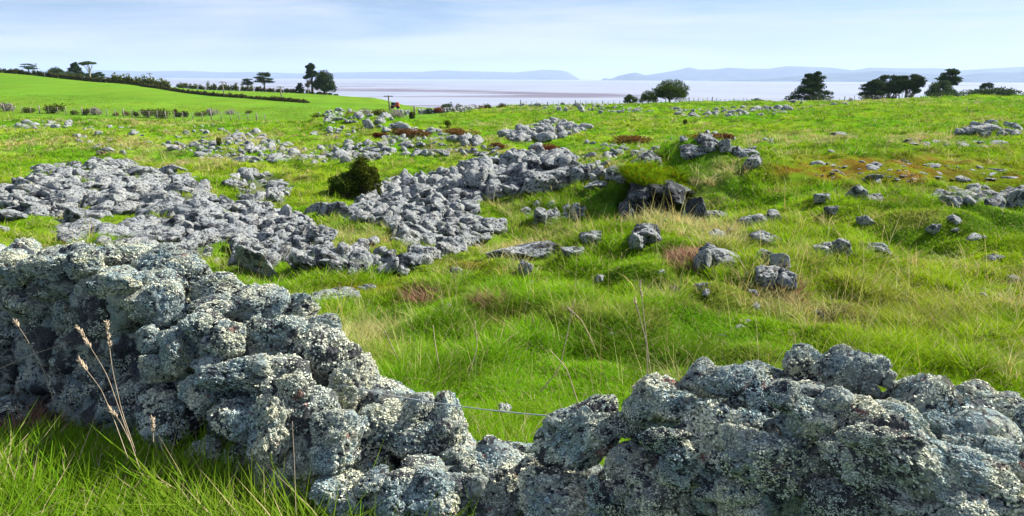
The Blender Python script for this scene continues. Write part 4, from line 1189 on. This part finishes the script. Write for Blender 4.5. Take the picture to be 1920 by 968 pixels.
# the round bush
bp = hit(np.array([668]), np.array([372]), 8)[0]
k = bp[1] / F
shrub(bp + np.array([-.32, -.05, 0]), 78 * k, 66 * k, M_olive, 'shaded left side of the round green bush, made as a separate darker bush', 300, name='bush', n=5200, leaf=.035)  # the round bush's shaded side, its shade put into darker leaves
shrub(bp + np.array([.12, .25, 0]), 92 * k, 104 * k, M_gorse, 'round olive green bush alone among the grey rubble piles', 301, name='bush', n=9000, leaf=.024)
G1 = 'shrubs along the fence below the field'
for i, (px, py, ww, hh, mt, lb) in enumerate([
    (12, 208, 26, 18, M_grey, 'silvery dry shrub at the left edge below the field fence'),
    (57, 212, 22, 12, M_gorse, 'low dark green shrub second from the left below the field fence'),
    (98, 213, 42, 20, M_gorse, 'widest yellow-green bush below the field fence'),
    (140, 216, 20, 9, M_gorse, 'very low green shrub right of the widest bush'),
    (163, 216, 13, 13, M_gorse, 'narrow dark green shrub beside a pale dry one'),
    (179, 216, 22, 15, M_grey, 'pale dry shrub right of the narrow dark green one'),
    (217, 218, 11, 7, M_brown, 'tiny brown shrub left of the dark red one'),
    (236, 217, 14, 8, M_red, 'dark red shrub below the field fence'),
    (254, 219, 12, 10, M_gorse, 'small green shrub right of the dark red one'),
    (277, 220, 26, 17, M_hedge, 'left one of a pair of large olive-brown shrubs below the fence'),
    (304, 222, 28, 17, M_hedge, 'right one of a pair of large olive-brown shrubs below the fence'),
    (331, 220, 15, 14, M_hedge, 'small brownish shrub touching a dark green one'),
    (346, 220, 13, 13, M_gorse, 'small dark green shrub touching a brownish one'),
    (377, 218, 24, 11, M_hedge, 'low olive shrub at the end of the stone row'),
    (400, 217, 24, 14, M_grey, 'purplish grey shrub behind the stone row'),
    (434, 215, 24, 10, M_grey, 'grey sprawling shrub before the field'),
    (468, 214, 16, 7, M_hedge, 'small brown shrub at the right end of the row')]):
    shrub_px(px, py, ww, hh, mt, lb, 320 + i, 30, group=G1, n=700, leaf=.07)
G2 = 'shrubs around the hilltop and far stone wall'
for i, (px, py, ww, hh, mt, lb) in enumerate([
    (593, 204, 30, 15, M_gorse, 'dark green bush left of the hilltop rocks'),
    (655, 206, 26, 13, M_red, 'red-brown shrub behind the hilltop rocks'),
    (682, 208, 26, 16, M_grey, 'grey twiggy shrub behind the hilltop rocks'),
    (709, 212, 28, 18, M_hedge, 'dark green and brown shrub right of the grey twiggy shrub'),
    (736, 212, 34, 16, M_grey, 'wide pale grey shrub in front of the red vehicle'),
    (770, 217, 11, 16, M_gorse, 'narrow dark green shrub at the gap in the far stone wall'),
    (798, 207, 26, 12, M_pohu, 'grey-green shrub at the left of the far shrub line'),
    (819, 205, 20, 13, M_red, 'rust brown shrub between two grey-green ones'),
    (834, 201, 26, 20, M_pohu, 'tallest grey-green shrub of the far shrub line'),
    (857, 197, 22, 15, M_hedge, 'dark shrub right of the tallest grey-green shrub'),
    (886, 193, 38, 12, M_red, 'wide reddish brown shrub toward the water'),
    (912, 191, 16, 12, M_gorse, 'small dark shrub beside the wide reddish brown one'),
    (940, 190, 22, 10, M_hedge, 'last shrub of the far line against the water')]):
    shrub_px(px, py, ww, hh, mt, lb, 360 + i, 30, Yf=[70, 78, 78, 76, 76, 74, 88, 88, 90, 92, 95, 98, 100][i], group=G2, n=900, leaf=.06)
G3 = 'brown bracken patches among the rocks'
for i, (px, py, ww, hh, mt, lb) in enumerate([
    (770, 258, 64, 18, M_brown, 'brown bracken patch right of the hill shoulder rocks'),
    (712, 260, 26, 12, M_red, 'dark brown bracken at the left foot of the shoulder rocks'),
    (860, 258, 70, 18, M_brown, 'long brown bracken patch in the centre distance'),
    (935, 280, 34, 12, M_brown, 'small orange-brown bracken behind the crag'),
    (1028, 288, 54, 18, M_red, 'red-brown bracken patch on top of the crag'),
    (1180, 272, 80, 18, M_brown, 'broad brown bracken patch beyond the stones above the cave'),
    (1310, 262, 70, 12, M_brown, 'low brown bracken on the far shoulder'),
    (1355, 262, 34, 12, M_red, 'dark brown bracken at the right of the far shoulder')]):
    shrub_px(px, py, ww, hh, mt, lb, 400 + i, 12, group=G3, n=1500, leaf=.08, name='bracken', cat='bracken', depth=.6)
shrub_px(839, 239, 16, 14, M_gorse, 'little olive bush alone in the green behind the rocks', 430, 20, n=500, leaf=.07)
shrub_px(1284, 234, 7, 11, M_gorse, 'tiny dark upright bush in the distant green hollow', 431, 20, n=300, leaf=.08)
shrub_px(412, 273, 12, 16, M_gorse, 'small upright dark green bush on the left bank', 432, 12, n=500, leaf=.06)
shrub_px(1870, 196, 90, 16, M_pohu, 'wide grey-green scrub on the right skyline bank', 433, 40, Yf=112, n=2600, leaf=.08, name='scrub')
shrub_px(1780, 200, 60, 12, M_pohu, 'low grey scrub left of the wide scrub on the right skyline', 434, 40, Yf=112, n=1200, leaf=.09, name='scrub')

# ------------------------------------------------------------------ hedges
def hedge(name, pts, mat, label, leaf, dens, seed, lump=.45):
    """pts: photo column, distance, height m"""
    r = np.random.default_rng(seed); Y_hedge_tall = seed in (52, 55)
    P = [ground_at(a, b) for a, b, h in pts]
    t = bpy.data.objects.new(name, None); col.objects.link(t); t.location = P[0]
    tag(t, label, 'hedge', 'hedges of the far fields')
    blobs, ps = [], []
    for (p0, q0), (p1, q1) in zip(zip(P[:-1], pts[:-1]), zip(P[1:], pts[1:])):
        Ls = np.linalg.norm(p1 - p0); nn = max(2, int(Ls / dens))
        for k in range(nn):
            f = (k + r.random()) / nn; h = (.95 if Y_hedge_tall else .8) * (q0[2] * (1 - f) + q1[2] * f) * (1 + lump * r.normal() * .5)
            c = p0 * (1 - f) + p1 * f; c[2] = float(terrain(c[:1], c[1:2])[0]) + h * .36
            c = c - P[0]
            blobs.append(leaf_blob(r, c, (dens * .8, dens * .5, max(h, .2) * .62), 130, leaf * 1.25, .8, .15))
            ps.append(tube_arrays([c + (0, 0, -h * .5), c], [.04, .02], 4))
    V, Fq = join(ps)
    link('stem', quads_mesh('stem', V, Fq, M_bark), t)
    link('foliage', leaves_mesh('foliage', blobs, mat), t)
hedge('hedge', [(-60, 193, 1.5), (60, 189, 1.5), (150, 184, 1.5), (204, 178, 1.4)], M_hedge, 'dense brownish hedge along the top of the field at the far left', .17, .7, 51)
hedge('hedge', [(208, 180, 2.0), (240, 176, 2.1), (280, 172, 2.2), (316, 168, 2.0)], M_hedgeg, 'tall yellow-green bushy hedge between the two fields', .2, .8, 52)
hedge('hedge', [(262, 170, 1.0), (320, 161, .9), (400, 149, .8), (415, 147, .8)], M_hedge, 'thin dark hedge running down between the two fields', .14, .6, 53)
hedge('hedge', [(420, 146, .9), (450, 143, .9), (476, 140, .6), (500, 137, .9), (540, 131, .8), (572, 127, .7)], M_hedge, 'low broken dark hedge at the lower end of the field boundary', .13, .7, 54)
hedge('hedge', [(328, 218, 1.2), (350, 218, 2.4), (400, 218, 2.2), (470, 216, 1.6)], M_hedgeg, 'yellow-green bushes lining the back of the second field', .2, .9, 55)
hedge('hedge', [(474, 214, 1.8), (530, 212, 1.3), (600, 212, 1.1), (628, 214, .6)], M_hedge, 'dark bushes lining the back of the second field below the macrocarpa', .2, .9, 56)

# ------------------------------------------------------------------ fences
def fence(pts, step, ph, label, mat=M_wood, seed=1, strain=5, wires=3):
    r = np.random.default_rng(seed)
    P = np.array([ground_at(a, b) for a, b in pts])
    t = bpy.data.objects.new('wire_fence', None); col.objects.link(t); t.location = P[0]
    tag(t, label, 'fence', 'post and wire fences')
    seg = np.linalg.norm(np.diff(P, axis=0), axis=1); cum = np.concatenate([[0], np.cumsum(seg)])
    nn = int(cum[-1] / step); tops = []
    base = quads_mesh('post', *join([tube_arrays([(0, 0, -.3), (0, 0, .5), (0, 0, 1)], [.038, .036, .034], 6)]), mat)
    big = quads_mesh('post', *join([tube_arrays([(0, 0, -.3), (0, 0, .5), (0, 0, 1.15)], [.065, .06, .055], 7)]), mat if mat is not M_wood or seed == 1 else M_darkwood)
    for k in range(min(nn, 99)):
        d = k * step; c = np.array([np.interp(d, cum, P[:, i]) for i in range(3)])
        c[2] = float(terrain(c[:1], c[1:2])[0])
        o = link('post', big if k % strain == 0 else base, t); o.location = c - P[0]
        o.scale = (1, 1, ph * r.uniform(.9, 1.08)); o.rotation_euler = (r.normal() * .05, r.normal() * .06, 0)
        tops.append(c - P[0])
    tops = np.array(tops)
    for i in range(wires):
        V, Fq = tube_arrays(tops + np.array([0, 0, ph * (.3 + .28 * i)]), .006, 4)
        link('wire', quads_mesh('wire', V, Fq, M_wire), t)
fence([(-20, 76), (100, 75), (220, 73), (330, 71), (420, 70), (520, 68)], 1.0, .75, 'post and wire fence along the bottom of the big left field')
fence([(975, 103), (1060, 102), (1110, 102), (1175, 102)], .75, .62, 'thin fence against the water left of the rounded tree', seed=2)
fence([(1205, 98), (1260, 97), (1320, 97), (1440, 98)], .6, .62, 'closely spaced pale fence in front of the rounded tree', seed=3)
fence([(1520, 108), (1575, 108), (1640, 112), (1730, 115)], 1.1, .75, 'fence on the skyline below the cypress clump', seed=4)
def post_single(px, Y, h, rad, label, mat):
    p = ground_at(px, Y); p[2] = float(terrain(p[:1], p[1:2])[0])
    link('fence_post', quads_mesh('fence_post', *tube_arrays([(0, 0, -.3), (0, 0, h * .5), (.02, 0, h)], [rad, rad, rad * .9], 7), mat), None, label, 'post', loc=p)
post_single(774, 87, .95, .12, 'stout grey gate post at the gap in the far stone wall', M_wood)
post_single(1819, 76, .5, .04, 'short brown stake alone in the right pasture', M_stem)

# ------------------------------------------------------------------ power poles with lines
def pole(px, Y, hpx, lean, label):
    p = ground_at(px, Y); H = hpx * Y / F
    t = bpy.data.objects.new('power_pole', None); col.objects.link(t); t.location = p
    tag(t, label, 'power pole', 'poles crossing the far fields')
    link('pole', quads_mesh('pole', *tube_arrays([(0, 0, -.3), (lean * H * .5, 0, H * .5), (lean * H, 0, H)], [.14, .12, .09], 7), M_wood), t)
    b = box_arrays(1.3, .12, .12, (lean * H * .93, 0, H * .93))
    link('crossarm', quads_mesh('crossarm', *b, M_wood, False), t)
    return p + np.array([lean * H, 0, H * .96])
tp = [pole(72, 232, 22, -.12, 'leaning power pole among the skyline trees at the far left'),
      pole(284, 172, 26, -.16, 'leaning power pole standing in the tall yellow-green hedge'),
      pole(417, 147, 28, -.10, 'power pole at the hedge between the two fields'),
      pole(525, 133, 28, -.08, 'power pole in front of the wide windblown cypress'),
      pole(728, 104, 26, -.10, 'power pole beside the small red vehicle')]

# ------------------------------------------------------------------ the red vehicle, seen behind the shrubs
M_redp = simple_mat('red_paint', (.50, .05, .03), .4, 3, .2, .5)
M_blue = simple_mat('dark_blue_paint', (.05, .12, .18), .4, 3, .2, .5)
M_blk = simple_mat('black_rubber', (.015, .015, .015), .8)
p = ground_at(738, 101)
v = bpy.data.objects.new('farm_vehicle', None); col.objects.link(v); v.location = p
tag(v, 'small red and dark blue farm vehicle in the green field behind the grey shrubs', 'vehicle')
def bev(arr, mat, nm, parent, b=.03):
    me = quads_mesh(nm, *arr, mat, False); bm = bmesh.new(); bm.from_mesh(me)
    bmesh.ops.bevel(bm, geom=bm.edges[:], offset=b, segments=2, affect='EDGES'); bm.to_mesh(me); bm.free()
    return link(nm, me, parent)
bev(box_arrays(1.15, .7, .22, (0, 0, .55)), M_redp, 'body', v)
bev(box_arrays(.45, .68, .42, (.28, 0, .86)), M_redp, 'tray', v)
bev(box_arrays(.50, .66, .42, (-.26, 0, .86)), M_blue, 'cab', v)
bev(box_arrays(.30, .70, .26, (-.28, 0, .90)), M_blk, 'window', v, .01)
for sx in (-.38, .38):
    for sy in (-.36, .36):
        an = tube_arrays([(sx, sy - .06, .42), (sx, sy + .06, .42)], [.19, .19], 14)
        link('wheel', quads_mesh('wheel', *an, M_blk), v)

# ------------------------------------------------------------------ far stone wall
r = np.random.default_rng(61)
lst = []
ends = [ground_at(735, 84), ground_at(764, 86), ground_at(780, 87), ground_at(850, 90), ground_at(905, 96)]
root = bpy.data.objects.new('stone_wall', None); col.objects.link(root); root.location = ends[0]
tag(root, 'low pale dry-stone wall far off below the shrub line with a gap and gate post', 'stone wall')
for (a, b) in ((0, 1), (2, 3), (3, 4)):
    n_ = int(np.linalg.norm(ends[b] - ends[a]) / .28)
    for k in range(n_):
        c = ends[a] + (ends[b] - ends[a]) * (k + r.random()) / n_
        for z in (.1, .32, .5):
            lst.append((c - ends[0] + np.array([0, r.normal() * .1, z - .05 + float(terrain(c[:1], c[1:2])[0]) - c[2]]), (r.normal(), r.normal(), r.normal()), (.2, .18, .15)))
stuff_rocks('stone', lst, S_low, M_rock, root)

# ------------------------------------------------------------------ wire across the gap of the near wall
a = EYE + ray(np.array(640), np.array(722)) * 2.95
b = EYE + ray(np.array(1060), np.array(782)) * 2.45
tt = np.linspace(0, 1, 24)[:, None]
pts = a * (1 - tt) + b * tt - np.array([0, 0, 1.]) * .018 * (4 * tt * (1 - tt))
link('fence_wire', quads_mesh('fence_wire', *tube_arrays(pts, .0019, 6), M_wire), None, 'single bluish wire strung across the collapsed gap of the near wall', 'wire')

# ------------------------------------------------------------------ tall dry stalks in front of the wall
def stalk_thing(pix, dist0, dist1, label, head=True, rad=.0016, seed=1, hl=.10):
    """pix: photo pixels from root to tip"""
    r = np.random.default_rng(seed); n_ = len(pix)
    P = np.array([EYE + ray(np.array(a), np.array(b)) * (dist0 + (dist1 - dist0) * i / (n_ - 1)) for i, (a, b) in enumerate(pix)])
    tq = np.linspace(0, 1, 16); src = np.linspace(0, 1, n_)
    C = np.stack([np.interp(tq, src, P[:, i]) for i in range(3)], -1)
    C[1:-1] = (C[:-2] + 2 * C[1:-1] + C[2:]) / 4
    t = bpy.data.objects.new('grass_stalk', None); col.objects.link(t); t.location = C[0]
    tag(t, label, 'grass stalk', 'tall dry grass stalks')
    C = C - C[0]
    link('stem', quads_mesh('stem', *tube_arrays(C, np.linspace(rad, rad * .55, 16), 5), M_stem), t)
    if head:
        d = C[-1] - C[-3]; d /= np.linalg.norm(d); Ps = []
        for k in range(46):
            q_ = C[-1] - d * hl * r.random(); e = r.normal(size=3); e /= np.linalg.norm(e)
            Ps.append(tube_arrays([q_, q_ + (e * .45 + d) * .009, q_ + (e * .7 + d) * .016], [.0012, .0028, .0006], 4))
        link('seed_head', quads_mesh('seed_head', *join(Ps), M_stem), t)
stalk_thing([(262, 880), (235, 800), (200, 700), (145, 612)], 2.75, 2.75, 'tallest dry seed stalk leaning left before the shaded wall', seed=1)
stalk_thing([(255, 850), (228, 770), (210, 690), (200, 605)], 2.8, 2.8, 'upright dry seed stalk beside the tallest leaning one', seed=2)
stalk_thing([(240, 860), (215, 790), (190, 730), (150, 678)], 2.7, 2.7, 'shorter bent seed stalk below the tallest leaning one', seed=3, hl=.05)
stalk_thing([(245, 830), (225, 790), (203, 765)], 2.7, 2.7, 'short dark seed stalk at the foot of the tall stalks', seed=4, hl=.05)
stalk_thing([(288, 830), (286, 790)], 2.75, 2.75, 'small orange seed head standing close to the wall foot', seed=5, hl=.05)
stalk_thing([(102, 755), (80, 690), (50, 635), (30, 605)], 3.3, 3.3, 'thin bluish stalk bending left against the shaded wall', seed=6, hl=.03)
stalk_thing([(-20, 700), (60, 665), (135, 640)], 3.3, 3.4, 'thin dry stem lying across the wall at the left edge', False, seed=7, rad=.0018)
stalk_thing([(555, 968), (552, 870), (548, 790)], 2.3, 2.3, 'fine pale stalk standing before the wall near its collapsed part', False, seed=8, rad=.0013)
for i, pix in enumerate([[(1215, 720), (1212, 640), (1190, 560)], [(1225, 740), (1215, 660), (1200, 530)], [(1120, 660), (1090, 600), (1065, 578)], [(825, 700), (815, 640), (812, 610)], [(1010, 740), (1050, 690), (1078, 560)], [(880, 700), (895, 650), (890, 600)],
                         [(1085, 760), (1062, 690), (1030, 655)], [(760, 700), (735, 650), (722, 620)]]):
    h0 = hit(np.array([pix[0][0]]), np.array([pix[0][1]]), 3)[0]
    if np.isfinite(h0[1]):
        dd = (h0 - EYE) @ fwd
        stalk_thing(pix, dd, dd, ['reddish dry stalk in the middle of the near green bank', 'tall paired dry stalk in the middle of the near green bank', 'arching pale stalk left of the reddish stalks', 'slim pale stalk above the left end of the wire',
                    'long slanting pale stalk rising behind the upright wall slab', 'slim stalk in the grass right of the collapsed wall end', 'thin stalk leaning left behind the upright wall slab', 'pale stalk close behind the tall wall end stone'][i], i < 3, rad=.004, seed=20 + i)
